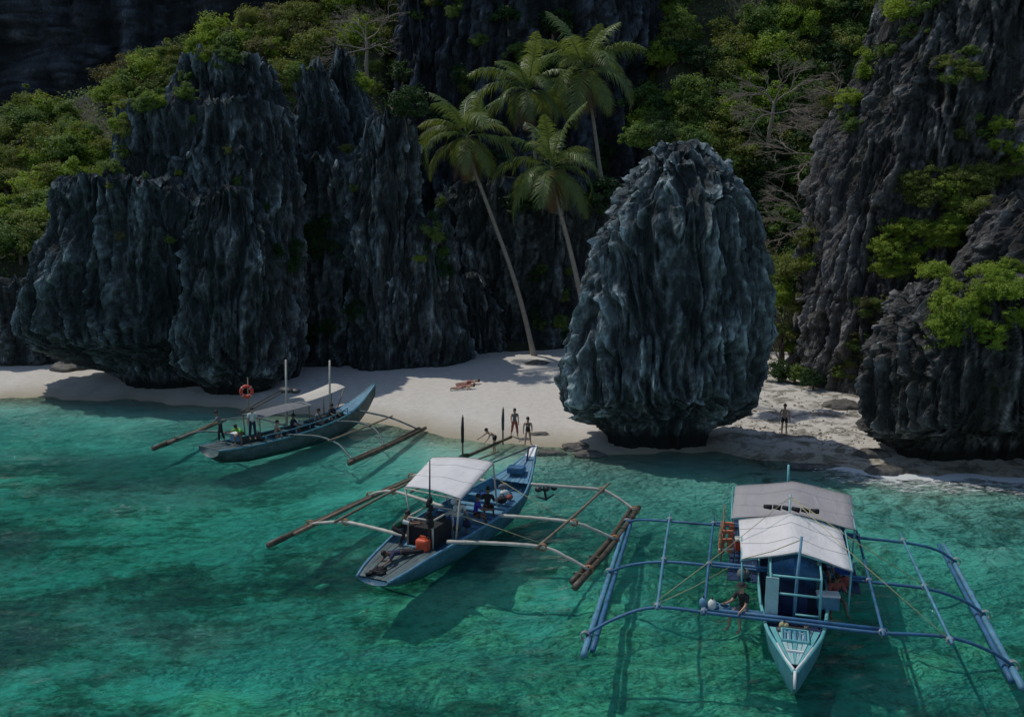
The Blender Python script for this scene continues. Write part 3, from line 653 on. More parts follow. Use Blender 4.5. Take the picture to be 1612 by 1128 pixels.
def grow(polys, n, rad, kinds, label, group, tree=True, hill_only=False, rocks_only=None, mind=0.7, squash=1.0, want=None, place=None, spread=False):
    """trees and bushes rooted on the slope or ledge that a sight line meets; label may be a dict kind -> label"""
    got = []; tries = 0
    while len(got) < n and tries < n * 30:
        tries += 1
        cx, cy, rx, ry = rnd.choice(polys)
        a, q = rnd.uniform(0, 6.283), math.sqrt(rnd.random())
        px, py = cx + rx * q * math.cos(a), cy + ry * q * math.sin(a)
        h = hit(px, py, hill_only, rocks_only)
        if h is None: continue
        if want and h[2] not in want: continue
        r = rnd.uniform(*rad); p = h[0]
        if any((p - g[0]).length < mind * min(r, g[1]) for g in got): continue
        k = rnd.choice(kinds)
        if place:
            sz = "small" if r < rad[0] + .33 * (rad[1] - rad[0]) else ("large" if r > rad[0] + .67 * (rad[1] - rad[0]) else "middle-sized")
            ph = place(px, py); lb = "%s %s tree %s" % (sz, label[k], ph); gr = "%s %s trees %s" % (sz, label[k], ph)
        elif spread:
            x0, x1 = min(q[0] - q[2] for q in polys), max(q[0] + q[2] for q in polys); y0, y1 = min(q[1] - q[3] for q in polys), max(q[1] + q[3] for q in polys)
            ww = (", upper" if py < (y0 + y1) / 2 else ", lower") + (" left one" if px < x0 + (x1 - x0) / 3 else " right one" if px > x1 - (x1 - x0) / 3 else " middle one")
            lb = (label[k] if isinstance(label, dict) else label) + ww; gr = (group[k] if isinstance(group, dict) else group) + ww
        else: lb = label[k] if isinstance(label, dict) else label; gr = group[k] if isinstance(group, dict) else group
        plant(p - ray(px, py).normalized() * -0.15, r, k, lb, gr, tree, squash=squash)
        got.append((p, r))
    return got
TINT = dict(olive="olive green", bright="yellow-green", green="mid green", dry="brownish half-dry", dark="dark green")
def place_left(x, y):
    c = "at the left picture edge" if x < 45 else "behind the rock stack's low left shoulder" if x < 165 else "behind the rock stack's middle step" if x < 285 else "behind the rock stack's highest tower"
    return ("high " if y < 150 + (285 - x) * .35 else "low ") + c
def place_gully(x, y): return ("at the top picture edge above" if y < 45 else "just above") + (" the notch beside the rock stack" if x < 490 else " the jagged spires" if x < 560 else " the fluted column")
def place_right(x, y):
    return ("at the top of the slope" if y < 70 else "midway up the slope" if y < 160 else "low on the slope") + (" right of the dark cliff" if x < 1090 else " above the boulder" if x < 1215 else " around the bare tree" if x < 1325 else " beside the tall right cliff")
def place_low(x, y): return "in the shaded gully" + (" close by the boulder" if x < 1245 else " close by the right cliff") + (", upper part" if y < 350 else ", lower part")
def place_palm(x, y): return ("high " if y < 110 else "midway " if y < 220 else "low ") + ("on the shaded cliff left of the front palm" if x < 730 else "in the shade behind the palm crowns" if x < 900 else "in the shade right of the palms")
grow([(30, 330, 110, 90), (130, 240, 110, 70), (60, 230, 90, 40), (230, 170, 70, 50), (250, 140, 60, 40), (350, 85, 70, 40), (20, 400, 60, 40)], 105, (1.3, 2.6), ['olive', 'olive', 'green', 'bright', 'olive', 'bright', 'olive', 'green', 'bright', 'dry'], TINT, None, True, True, mind=.6, place=place_left)
grow([(540, 50, 85, 75), (570, 20, 60, 60), (480, 70, 50, 60), (440, 110, 30, 60)], 32, (1.4, 2.8), ['olive', 'olive', 'dry', 'bright'], TINT, None, True, True, mind=.6, place=place_gully)
grow([(1200, 60, 190, 90), (1150, 150, 130, 80), (1280, 120, 130, 110), (1330, 40, 110, 70), (1060, 200, 60, 30), (1140, 230, 110, 50), (1240, 260, 90, 80), (1050, 60, 50, 60)], 130, (1.3, 2.7), ['green', 'green', 'olive', 'olive', 'green', 'bright', 'dark'], TINT, None, True, True, mind=.6, place=place_right)
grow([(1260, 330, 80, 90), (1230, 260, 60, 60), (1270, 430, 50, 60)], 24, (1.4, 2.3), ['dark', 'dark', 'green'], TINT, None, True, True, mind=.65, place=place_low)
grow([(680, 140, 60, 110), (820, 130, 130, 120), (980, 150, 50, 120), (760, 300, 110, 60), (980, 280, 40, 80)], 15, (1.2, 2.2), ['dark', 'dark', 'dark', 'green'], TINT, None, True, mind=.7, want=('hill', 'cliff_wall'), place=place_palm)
# undergrowth between the trees
def undergrowth():
    r = np.random.RandomState(21); n_ = 70000
    px = r.uniform(-120, 1560, n_ * 2); Yq = 71.5 + 36 * r.uniform(0, 1, n_ * 2) ** 1.2
    ju = (px + 700) / 3100 * (260 - 1); jv = np.interp(Yq, Yh, np.arange(len(Yh)))
    i0, j0 = np.floor(jv).astype(int), np.floor(ju).astype(int); fu, fv = ju - j0, jv - i0
    G = hp.reshape(len(Yh), 260, 3)
    P = (G[i0, j0] * ((1 - fu) * (1 - fv))[:, None] + G[i0, j0 + 1] * (fu * (1 - fv))[:, None] + G[i0 + 1, j0] * ((1 - fu) * fv)[:, None] + G[i0 + 1, j0 + 1] * (fu * fv)[:, None])
    cl = fbm(P * .55, 3); pq = px; keep = (cl > -.18) & ~((pq > 520) & (pq < 1010) & (Yq < 82)); P, cl = P[keep][:n_], cl[keep][:n_]; n_ = len(P)
    P = P + np.stack([r.uniform(-.2, .2, n_), r.uniform(-.2, .2, n_), r.uniform(0, 1, n_) ** 1.3 * (.5 + 1.4 * np.clip(cl + .2, 0, 1))], 1)
    nrm = r.normal(size=(n_, 3)) * .5 + [0, -.35, .8]; nrm /= np.linalg.norm(nrm, axis=1)[:, None]
    a = np.cross(nrm, r.normal(size=(n_, 3))); a /= np.linalg.norm(a, axis=1)[:, None]; b_ = np.cross(nrm, a); L = r.uniform(.16, .36, n_)[:, None]
    V = np.stack([P - a * L * .5, P + b_ * L * .28, P + a * L * .5 - [0, 0, .05], P - b_ * L * .28], 1).reshape(-1, 3)
    o = fast_mesh("undergrowth", V, np.arange(n_ * 4).reshape(-1, 4), M['leaf_green'], sm=False, extra={"leafvar": np.repeat(r.uniform(0, 1, n_) * .5 + np.clip(.5 + cl, 0, 1) * .5, 4)})
    tag(o, "low green undergrowth covering the hillside between the trees", kind="stuff")
undergrowth()
# bushes on the rocks, each patch its own
def patch(polys, n, rad, kinds, label, group, rocks, squash=.9, mind=.6):
    return grow(polys, n, rad, kinds, label, group, False, False, rocks, mind, squash, spread=True)
patch([(1440, 400, 66, 50), (1405, 410, 35, 30), (1470, 350, 45, 45)], 26, (.7, 1.2), ['bright'], "bright green bush on the ledge of the tall right cliff", "bright bushes on the cliff ledge", ('tall_cliff', 'waterside_rock'))
patch([(1545, 490, 75, 55), (1580, 450, 40, 35), (1500, 515, 40, 35)], 30, (.55, .95), ['bright', 'bright'], "bright green bush growing over the top of the low waterside rock", "bright bushes on the waterside rock", ('waterside_rock', 'tall_cliff'))
patch([(1495, 310, 60, 45), (1440, 310, 35, 35), (1540, 280, 35, 30)], 18, (.7, 1.15), ['olive'], "olive bush on the stony shelf halfway up the right cliff", "olive bushes on the right cliff", ('tall_cliff', 'waterside_rock'))
patch([(1595, 230, 25, 50)], 6, (.7, 1.1), ['bright'], "bright green bush at the picture's right edge, high on the cliff", "bright bushes at the right edge", ('tall_cliff', 'waterside_rock'))
patch([(1370, 520, 50, 40), (1340, 560, 40, 45), (1390, 480, 40, 30)], 24, (.4, .8), ['olive', 'green', 'dry'], {'green': "small green shrub on the lower flank of the right cliff", 'olive': "small olive shrub on the lower flank of the right cliff", 'dry': "small dry shrub on the lower flank of the right cliff"}, {'green': "green shrubs low on the cliff", 'olive': "olive shrubs low on the cliff", 'dry': "dry shrubs low on the cliff"}, ('tall_cliff',))
patch([(1540, 120, 45, 35), (1500, 110, 30, 20), (1530, 190, 25, 40)], 11, (.5, .9), ['olive', 'green'], {'olive': "small olive shrub clinging high on the dark right cliff", 'green': "small green shrub clinging high on the dark right cliff"}, {'olive': "olive shrubs high on the cliff", 'green': "green shrubs high on the cliff"}, ('tall_cliff',))
patch([(1405, 55, 35, 55), (1430, 15, 50, 20), (1370, 110, 15, 40), (1345, 190, 10, 40)], 14, (.8, 1.4), ['bright', 'green'], {'bright': "bright green bush along the left edge of the tall cliff's top", 'green': "mid green bush along the left edge of the tall cliff's top"}, {'bright': "bright bushes on the cliff edge", 'green': "green bushes on the cliff edge"}, ('tall_cliff',))
for (px, py, r, k, lab) in ((1240, 420, 1.5, 'olive', "olive bush topmost beside the boulder's right flank"), (1275, 415, 1.3, 'bright', "yellow-green bush touching the left edge of the right cliff"),
                            (1232, 465, 1.4, 'bright', "yellow-green bush halfway down the boulder's right flank"), (1262, 480, 1.3, 'olive', "olive bush in the middle of the gap beside the boulder"),
                            (1232, 520, 1.3, 'olive', "olive bush lowest beside the boulder's right flank"), (1248, 545, 1.0, 'bright', "yellow-green bush lowest in the gap beside the boulder"), (1290, 520, 1.2, 'bright', "yellow-green bush against the right cliff's lower left edge"), (1275, 375, 1.3, 'olive', "olive bush topmost in the gap right of the boulder")):
    p = PY(px, py, 63); g = max(0.3, float(ground_z(p.x, p.y)))
    plant((p.x, p.y, g), r, k, lab, None, True, height=p.z - g, name="bush", cat="bush")
JL = ('rock_stack', 'cliff_wall')
patch([(600, 95, 30, 45), (615, 60, 25, 40), (585, 130, 20, 30), (640, 165, 20, 12)], 12, (.7, 1.2), ['bright', 'olive'], {'bright': "yellow-green bush on the spires above the fluted column", 'olive': "olive bush on the spires above the fluted column"}, {'bright': "yellow-green bushes on the spires", 'olive': "olive bushes on the spires"}, None, 1.0)
patch([(740, 95, 35, 40), (700, 15, 30, 15), (745, 140, 25, 25)], 8, (.8, 1.4), ['green', 'olive'], {'green': "mid green shrub on the shaded cliff above the front palm", 'olive': "olive shrub on the shaded cliff above the front palm"}, {'green': "green shrubs on the shaded cliff", 'olive': "olive shrubs on the shaded cliff"}, ('cliff_wall',), 1.0)
patch([(450, 130, 20, 45), (440, 90, 25, 30)], 7, (.8, 1.2), ['bright', 'green'], {'bright': "bright green bush in the notch between stack and spires", 'green': "mid green bush in the notch between stack and spires"}, {'bright': "bright bushes in the notch", 'green': "green bushes in the notch"}, None, 1.0)
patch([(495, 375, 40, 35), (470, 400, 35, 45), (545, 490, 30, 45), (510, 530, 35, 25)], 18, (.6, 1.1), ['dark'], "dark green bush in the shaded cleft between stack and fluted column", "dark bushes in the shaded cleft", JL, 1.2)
patch([(675, 320, 25, 60), (690, 390, 25, 60), (735, 420, 30, 60), (860, 470, 30, 50), (880, 530, 20, 20)], 16, (.5, 1.0), ['dark', 'dark', 'green'], {'dark': "dark creeper bush on the wall behind the leaning palm", 'green': "mid green creeper bush on the wall behind the leaning palm"}, {'dark': "dark creepers on the wall", 'green': "green creepers on the wall"}, ('cliff_wall',), 1.2)
patch([(240, 168, 45, 10), (140, 268, 50, 10), (355, 100, 55, 10), (290, 140, 10, 30), (195, 215, 8, 40)], 22, (.5, 1.0), ['olive', 'green', 'bright'], {'olive': "olive shrub along the rock stack's stepped top", 'green': "green shrub along the rock stack's stepped top", 'bright': "yellow-green shrub along the rock stack's stepped top"}, {'olive': "olive shrubs on the stack's top", 'green': "green shrubs on the stack's top", 'bright': "yellow-green shrubs on the stack's top"}, ('rock_stack',), 1.0)
for (px, py, r, k, lab) in ((283, 275, .38, 'bright', "tiny bright plant in the middle of the dark stack face"), (303, 190, .45, 'green', "pale tuft high on the stack's dark face"), (360, 240, .4, 'olive', "small olive tuft right of the stack's centre"),
                            (230, 280, .3, 'green', "thin tuft on the stack's left shoulder"), (172, 295, .3, 'olive', "thin tuft near the stack's left edge"), (545, 240, .7, 'olive', "olive shrub on the ledge below the spires"), (560, 300, .5, 'green', "green shrub left of the fluted column"),
                            (660, 410, .55, 'bright', "small yellow-green shrub on the wall right of the fluted column"), (375, 290, .45, 'green', "green tuft on top of the stack's front bulge"), (190, 375, .5, 'dry', "reddish-brown dry tuft on the stack's shaded left half"), (268, 380, .45, 'green', "dark tuft low on the stack's shaded face"),
                            (655, 30, .9, 'green', "green shrub at the top edge of the high dark cliff"), (420, 330, .6, 'dark', "dark tuft right of the stack's front bulge"), (897, 430, .55, 'green', "green sprig on the wall beside the boulder's left flank"), (885, 515, .45, 'bright', "yellow-green sprig low beside the boulder's left flank")):
    h = hit(px, py)
    if h: plant(h[0], r, k, lab, None, False)
for (px, py, r, k, lab) in ((1222, 588, 1.1, 'dark', "dark bush at the back of the cove beach, touching the boulder's flank"), (1252, 592, 1.0, 'green', "mid green bush at the back of the cove beach, middle of three"), (1280, 600, .9, 'dark', "dark bush at the back of the cove beach, touching the tall right cliff")):
    g = PZ(px, py + 22, .9); plant((g.x, min(g.y, 60), float(ground_z(g.x, min(g.y, 60)))), r, k, lab, None, False, height=.7)
# a plant along the boulder's bald top
for (px, r, k, lab) in ((1005, 1.3, 'green', "green bush behind the boulder's top, at its left"), (1045, 1.2, 'dark', "dark green bush behind the middle of the boulder's top"), (1090, 1.1, 'green', "green bush behind the boulder's top, at its right")):
    p = PY(px, 212, 56); plant((p.x, p.y, 1.5), r, k, lab, None, True, height=p.z - 1.5, name="bush", cat="bush")

# a bare, silvery tree on the right slope
def bare_tree(px, py, Y, size, seed, lab):
    p0 = PY(px, py, Y)
    t = thing("bare_tree", lab, "tree", (p0.x, p0.y, p0.z - 2.2)); t.scale = (size,) * 3
    r = random.Random(seed); mb = MB(); tb = MB()
    tb.tube([(0, .6, -1.5), (0, .3, 0), (.15, 0, 1.2), (.1, -.2, 2.2)], [.20, .17, .14, .11], 7)
    def br(p, d, L, rad, lev):
        q = p + d * L * .5 + Vector((r.uniform(-1, 1), r.uniform(-1, 1), r.uniform(-.6, 1))) * L * .1; e = p + d * L
        mb.tube([p, q, e], [rad, rad * .8, rad * .55], 5 if lev > 1 else 4, False)
        if lev == 0: return
        for k in range(3 if lev > 1 else 4):
            nd = (d + Vector((r.uniform(-1, 1), r.uniform(-.8, .8), r.uniform(-.7, .7))) * .85); nd.z *= .75; nd.normalize()
            br(p.lerp(e, r.uniform(.55, 1)), nd, L * r.uniform(.55, .85), rad * .58, lev - 1)
    for s_ in (Vector((-.8, -.3, .55)), Vector((.75, -.2, .5)), Vector((-.95, -.1, .15)), Vector((.1, -.5, .8)), Vector((-.5, .2, .85)), Vector((-.7, -.5, -.25)), Vector((.6, -.5, .1))):
        br(Vector((.1, -.1, 2.0 if s_.z > .3 else 1.2)), s_.normalized(), r.uniform(1.6, 2.3), .075, 4)
    tb.build("trunk", M['dead_wood'], t); o = mb.build("branches", M['dead_wood'], t)
bare_tree(1290, 232, 69, 1.15, 3, "leafless silvery tree spreading its twigs above the gully, largest of the bare ones")
bare_tree(1215, 160, 77, 1.0, 5, "leafless twiggy tree above and left of the largest bare tree")
bare_tree(1265, 330, 66, .85, 8, "leafless twiggy tree in the shaded gully below the largest bare tree")
bare_tree(1330, 160, 72, .9, 11, "leafless twiggy tree against the left edge of the tall right cliff")
bare_tree(575, 60, 84, 1.0, 13, "leafless grey tree on the gully slope above the jagged spires")

# ------------------------------------------------------------------ coconut palms
def frond_mesh(name, L, droop, seed, mat, n=50, width=0.62, lift=0.5):
    r = random.Random(seed); vs = []; fs = []; lv = []
    pts = []
    for i in range(13):
        t = i / 12; a = lift - droop * t ** 1.25
        pts.append((t, a))
    P = [Vector((0, 0, 0))]; 
    for i in range(12):
        a = lift - droop * ((i + .5) / 12) ** 1.3
        P.append(P[-1] + Vector((math.cos(a), 0, math.sin(a))) * L / 12)
    mb = MB(); mb.tube(P, [0.05 * (1 - .85 * i / 12) for i in range(13)], 5)
    nb = len(mb.v)
    for i in range(n):
        t = .14 + .86 * i / (n - 1); k = min(11, int(t * 12)); f = t * 12 - k
        p = P[k].lerp(P[k + 1], f); d = (P[k + 1] - P[k]).normalized()
        ln = width * L * .42 * (math.sin(math.pi * min(1, t * .86 + .12)) ** .7) * r.uniform(.8, 1.12)
        up = Vector((-d.z, 0, d.x))
        for sg in (-1, 1):
            side = (Vector((0, sg, 0)) * .85 + d * .55 + up * .10).normalized()
            hang = Vector((0, 0, -1)) * ln * r.uniform(.25, .8)
            m_ = p + side * ln * .5 + hang * .22 + Vector((0, 0, .02)); e = p + side * ln * .92 + hang
            w = d * .036 * (1.25 - .4 * t)
            mb.add([p - w * .6, p + w * .6, m_ + w, e, m_ - w], [(0, 1, 2, 4), (4, 2, 3)])
    me = bpy.data.meshes.new(name); me.from_pydata(mb.v, [], mb.f); me.materials.append(mat)
    at = me.attributes.new("leafvar", 'FLOAT', 'POINT'); at.data.foreach_set("value", np.array([r.random() for _ in mb.v], np.float32)); me.update()
    return me
FRONDS = {('live', i): frond_mesh("frond", 1.0 * 4.9, dr, 20 + i, M['palm_leaf'], lift=lf) for i, (dr, lf) in enumerate(((.8, 1.2), (1.45, 1.0), (2.0, .75), (2.3, .3), (1.5, -.15)))}
FRONDS[('dead', 0)] = frond_mesh("dead_frond", 3.4, .35, 40, M['palm_dead'], n=26, lift=-1.05); FRONDS[('dead', 1)] = frond_mesh("dead_frond", 3.0, .2, 41, M['palm_dead'], n=26, lift=-1.25)
def palm(label, pts, size=1.0, seed=0, rad=.17, nuts=True, nf=19):
    r = random.Random(seed); base = Vector(pts[0])
    t = thing("coconut_palm", label, "palm", base)
    c = arc([Vector(p) - base for p in pts], 9); n = len(c); mb = MB()
    rr = [rad * (1.0 - .42 * i / (n - 1)) + (.14 * rad * 2.2 * max(0, 1 - i / 3.0)) for i in range(n)]
    # leaf-scar rings: the trunk swells and narrows
    cc, r2 = [], []
    for i in range(n - 1):
        for k in range(4):
            cc.append(c[i].lerp(c[i + 1], k / 4)); q = rr[i] + (rr[i + 1] - rr[i]) * k / 4; r2.append(q * (1.06 if k % 2 else .97))
    cc.append(c[-1]); r2.append(rr[-1]); mb.tube(cc, r2, 9)
    mb.build("trunk", M['palm_trunk'], t)
    top = c[-1]; d = (c[-1] - c[-3]).normalized()
    for k in range(nf):
        age = (k + .5) / nf; i = min(4, int(age * 5))
        o = bpy.data.objects.new("frond", FRONDS[('live', i)]); COL.objects.link(o); o.parent = t
        o.location = top + Vector((0, 0, -.25 * age)); s_ = size * r.uniform(.72, 1.12)
        o.scale = (s_, s_, s_); o.rotation_euler = (r.uniform(-.4, .4), r.uniform(-.2, .2), k * 2.39996 + r.uniform(-.3, .3))
    for k in range(8):
        o = bpy.data.objects.new("dead_frond", FRONDS[('dead', k % 2)]); COL.objects.link(o); o.parent = t
        o.location = top + Vector((0, 0, -.4)); o.scale = (size * .9,) * 3; o.rotation_euler = (0, r.uniform(-.1, .2), k * .81 + r.uniform(-.4, .4))
        o["label"] = "dead brown hanging frond"
    if nuts:
        for k in range(9):
            a = k * 2.4; q = MB().ball((0, 0, 0), (.13, .13, .16), 8, 6)
            q.build("coconut", M['coconut'], t, top + Vector((math.cos(a) * .27, math.sin(a) * .27, -.42 - .12 * (k % 3))))
def px_path(P_, Y): return [PY(x, y, Y) for x, y in P_]
g0 = PY(840, 562, 73)
palm("leaning coconut palm rooted in the sand, nearest of the palms, with brown dead fronds", px_path([(841, 562), (824, 490), (803, 420), (770, 330), (745, 262), (734, 212)], 71), 1.10, 1, .21)
palm("coconut palm standing close left of the boulder, its crown below the others", px_path([(932, 560), (915, 470), (898, 395), (880, 325), (868, 262)], 70), 1.06, 2, .23)
palm("tallest coconut palm, its crown highest above the boulder", px_path([(978, 440), (960, 350), (946, 275), (934, 190), (920, 108)], 79), 1.24, 3, .22)
palm("half-hidden coconut palm between the leaning palm and the tallest palm", px_path([(880, 470), (860, 380), (846, 280), (838, 200), (830, 140)], 77), 1.1, 4, .18, nuts=False)

def on_ground(px, py):
    z = 0.0
    for _ in range(25):
        p = PZ(px, py, z); z = 0.6 * z + 0.4 * max(float(ground_z(p.x, p.y)), -0.35)
    return PZ(px, py, z)

# ------------------------------------------------------------------ people
def fk(lean=0, thigh=(0, 0), knee=(0, 0), arm=(0, 0), elbow=(10, 10), abd=(8, 8), legab=(2, 2), head=0, arm_abs=True):
    """joints of a 1.7 m figure facing +y, pelvis at the origin; angles in degrees, pairs are left and right"""
    J = {}
    def dr(a, dx=0.0): return Vector((math.sin(R(dx)), math.sin(R(a)) * math.cos(R(dx)), -math.cos(R(a)) * math.cos(R(dx))))
    up = Vector((0, math.sin(R(lean)), math.cos(R(lean)))); fw = Vector((0, math.cos(R(lean)), -math.sin(R(lean))))
    J['pel'] = Vector((0, 0, 0)); J['wai'] = up * .17; J['che'] = up * .36; J['nec'] = up * .49
    hu = Vector((0, math.sin(R(lean * .55 + head)), math.cos(R(lean * .55 + head))))
    J['hd0'] = J['nec'] + hu * .09; J['hd1'] = J['hd0'] + hu * .14 + Vector((0, .015, 0))
    J['hu'] = hu
    for i, (s, sg) in enumerate((('l', -1), ('r', 1))):
        J['hip' + s] = Vector((sg * .095, 0, -.03)); J['kne' + s] = J['hip' + s] + dr(thigh[i], sg * legab[i]) * .43
        sd = dr(thigh[i] - knee[i], sg * legab[i] * .5); J['ank' + s] = J['kne' + s] + sd * .41
        ft = Vector((0, math.cos(R(thigh[i] - knee[i])), math.sin(R(thigh[i] - knee[i])))); J['toe' + s] = J['ank' + s] + ft * .17 + sd * .05
        J['sho' + s] = J['nec'] - up * .055 + Vector((sg * .185, 0, 0)); a = arm[i]
        J['elb' + s] = J['sho' + s] + dr(a, sg * abd[i]) * .29
        fd = dr(a + elbow[i], sg * abd[i] * .4); J['wri' + s] = J['elb' + s] + fd * .25; J['han' + s] = J['wri' + s] + fd * .09; J['fd' + s] = fd
    return J
def person(label, loc, face, J, wear, skin='skin', size=1.0, seat=None, tilt=None, hair='short', female=False):
    """face: heading in degrees clockwise from +y (away from the camera)"""
    t = thing("person", label, "person", loc, -R(face))
    if tilt: t.rotation_euler = (R(tilt[0]), R(tilt[1]), -R(face))
    J = dict(J)
    low = min(J['ankl'].z, J['ankr'].z) - .075 if seat is None else -.11 + 0 * seat
    vec = [k for k in J if not k.startswith('fd') and k != 'hu']
    for k in vec: J[k] = (J[k] - Vector((0, 0, low))) * size
    names = ['pel', 'wai', 'che', 'nec', 'hd0', 'hd1'] + [a + s for s in 'lr' for a in ('hip', 'kne', 'ank', 'toe', 'sho', 'elb', 'wri', 'han')]
    sw = .9 if female else 1.0
    rad = dict(pel=(.135, .105), wai=(.115 * sw, .09), che=(.15 * sw, .105), nec=(.055, .055), hd0=(.07, .08), hd1=(.082, .098), hip=(.088, .092), kne=(.055, .056), ank=(.036, .038), toe=(.04, .024), sho=(.062, .06), elb=(.040, .040), wri=(.027, .03), han=(.036, .022))
    mids = []
    E_ = [('pel', 'wai'), ('wai', 'che'), ('che', 'nec'), ('nec', 'hd0'), ('hd0', 'hd1')]
    for s in 'lr': E_ += [('pel', 'hip' + s), ('hip' + s, 'kne' + s), ('kne' + s, 'ank' + s), ('ank' + s, 'toe' + s), ('che', 'sho' + s), ('sho' + s, 'elb' + s), ('elb' + s, 'wri' + s), ('wri' + s, 'han' + s)]
    ix = {k: i for i, k in enumerate(names)}
    me = bpy.data.meshes.new("skeleton"); me.from_pydata([J[k] for k in names], [(ix[a], ix[b_]) for a, b_ in E_], [])
    so = bpy.data.objects.new("skeleton", me); COL.objects.link(so)
    md = so.modifiers.new("s", 'SKIN'); md.use_smooth_shade = True; md.branch_smoothing = .6
    sv = me.skin_vertices[0].data
    for k in names:
        rr = rad.get(k, rad.get(k[:-1])); sv[ix[k]].radius = (rr[0] * size, rr[1] * size); sv[ix[k]].use_root = (k == 'pel')
    sb = so.modifiers.new("u", 'SUBSURF'); sb.levels = 2; sb.render_levels = 2
    dg = bpy.context.evaluated_depsgraph_get(); bm_ = bpy.data.meshes.new_from_object(so.evaluated_get(dg))
    bpy.data.objects.remove(so)
    vs = [v.co.copy() for v in bm_.vertices]; fs = [tuple(p.vertices) for p in bm_.polygons]; nr = [v.normal.copy() for v in bm_.vertices]
    # which bone each vertex belongs to
    region = {'pel': 'pelvis', 'wai': 'belly', 'che': 'chest', 'nec': 'neck', 'hd0': 'head', 'hd1': 'head'}
    bones = []
    for a, b_ in E_:
        bn = b_.rstrip('lr') if b_[:-1] in ('hip', 'kne', 'ank', 'toe', 'sho', 'elb', 'wri', 'han') else b_
        lab = {'wai': 'belly', 'che': 'chest', 'nec': 'chest', 'hd0': 'neck', 'hd1': 'head', 'hip': 'pelvis', 'kne': 'thigh', 'ank': 'shin', 'toe': 'foot', 'sho': 'chest', 'elb': 'uarm', 'wri': 'farm', 'han': 'hand'}[b_ if b_ in ('wai', 'che', 'nec', 'hd0', 'hd1') else b_[:-1]]
        bones.append((np.array(J[a]), np.array(J[b_]), lab))
    va = np.array([tuple(v) for v in vs]); best = np.full(len(va), 9.0); lab = np.zeros(len(va), int); tpos = np.zeros(len(va))
    for i, (a, b_, _) in enumerate(bones):
        ab = b_ - a; tt_ = np.clip(((va - a) @ ab) / max(1e-9, ab @ ab), 0, 1); d = np.linalg.norm(va - a - tt_[:, None] * ab, axis=1)
        k = d < best; best[k] = d[k]; lab[k] = i; tpos[k] = tt_[k]
    mb = MB(); mb.v = [tuple(v) for v in vs]; mb.f = list(fs)
    for s, sg in (('l', -1), ('r', 1)):                    # fingers and a thumb on each hand
        h, fd = J['han' + s], J['fd' + s]; side = Vector((sg * .3, 1, 0)).cross(fd).normalized() if abs(fd.z) > .3 else Vector((1, 0, 0)); acr = fd.cross(side).normalized()
        for k in range(4):
            o = h + acr * (k - 1.5) * .018 * size; ln = (.062, .075, .07, .055)[k] * size
            mb.tube([o, o + fd * ln * .55, o + (fd * .85 + side * .35).normalized() * ln], [.0095 * size, .009 * size, .006 * size], 4)
        o = J['wri' + s].lerp(h, .4); mb.tube([o, o + (acr * -.7 + fd * .7) * .05 * size, o + (acr * -.6 + fd * 1.1) * .075 * size], [.012 * size, .010 * size, .007 * size], 4)
    hu = J['hu']; hc = J['hd0'].lerp(J['hd1'], .62); fwd = Vector((0, hu.z, -hu.y))
    mb.tube([hc + fwd * .085 * size + hu * .015, hc + fwd * .112 * size - hu * .02], [.010 * size, .017 * size], 5)
    for sg in (-1, 1): mb.ball(hc + Vector((sg * .083 * size, -.005, 0)), (.012 * size, .022 * size, .032 * size), 6, 4)
    body = mb.build("body", M[skin], t)
    for sg in (-1, 1): MB().ball(hc + fwd * .088 * size + Vector((sg * .032 * size, 0, 0)) + hu * .02, .011 * size, 6, 4).build("eye", M['hair'], t)
    hb = MB(); hb.ball(hc + hu * .045 * size - fwd * .012 * size, (.093 * size, .108 * size, .095 * size), 10, 8)
    if hair == 'long': hb.tube([hc + hu * .02 - fwd * .06 * size, hc - hu * .10 * size - fwd * .10 * size, hc - hu * .24 * size - fwd * .10 * size], [.075 * size, .065 * size, .03 * size], 8)
    if hair == 'hat':
        hb = MB(); hb.ball(hc + hu * .06 * size, (.10 * size, .115 * size, .085 * size), 10, 6); hb.tube([hc + hu * .055 * size, hc + hu * .068 * size], [.17 * size, .15 * size], 12)
        hb.build("hat", M[wear.get('hat', (None, 'black'))[1]], t)
    else: hb.build("hair", M['hair'], t)
    for nm, (regs, mat_) in wear.items():
        if nm == 'hat': continue
        def inside(i):
            l_ = bones[lab[i]][2]
            for q in regs:
                if ':' in q:
                    q0, lim = q.split(':')
                    if l_ == q0 and tpos[i] <= float(lim): return True
                elif l_ == q: return True
            return False
        inn = [inside(i) for i in range(len(vs))]
        use = [f for f in fs if all(inn[i] for i in f)]
        if not use: continue
        keep = sorted({i for f in use for i in f}); mp = {i: k for k, i in enumerate(keep)}
        mesh_obj(nm, [vs[i] + nr[i] * .014 * size for i in keep], [tuple(mp[i] for i in f) for f in use], M[mat_], t)
    return t
SHORTS = ['pelvis', 'thigh:0.55']; TROUSERS = ['pelvis', 'thigh', 'shin:0.8']; SHIRT = ['belly', 'chest', 'uarm:0.75']; VEST = ['belly', 'chest']; SKIRT = ['pelvis', 'thigh', 'shin:0.5']
walk = fk(3, (22, -14), (8, 22), (-18, 20), (15, 25), (10, 10)); stride = fk(5, (-12, 26), (25, 10), (22, -20), (25, 12), (12, 12)); bend = fk(62, (22, -4), (20, 8), (40, 55), (10, 10), (8, 8)); stand = fk(2, (4, -4), (4, 6), (4, -6), (18, 14), (14, 12))
person("person in a dark top and reddish wrap walking on the sand, farther of the pair", on_ground(810, 688), 165, walk, {'top': (VEST, 'grey_cloth'), 'wrap': (SKIRT, 'red_cloth')}, hair='long', female=True)
person("person in a black swimsuit walking at the water's edge beyond the middle boat's bow", on_ground(831, 702), 190, stride, {'swimsuit': (['pelvis', 'belly', 'chest:0.6'], 'black')}, hair='long', female=True)
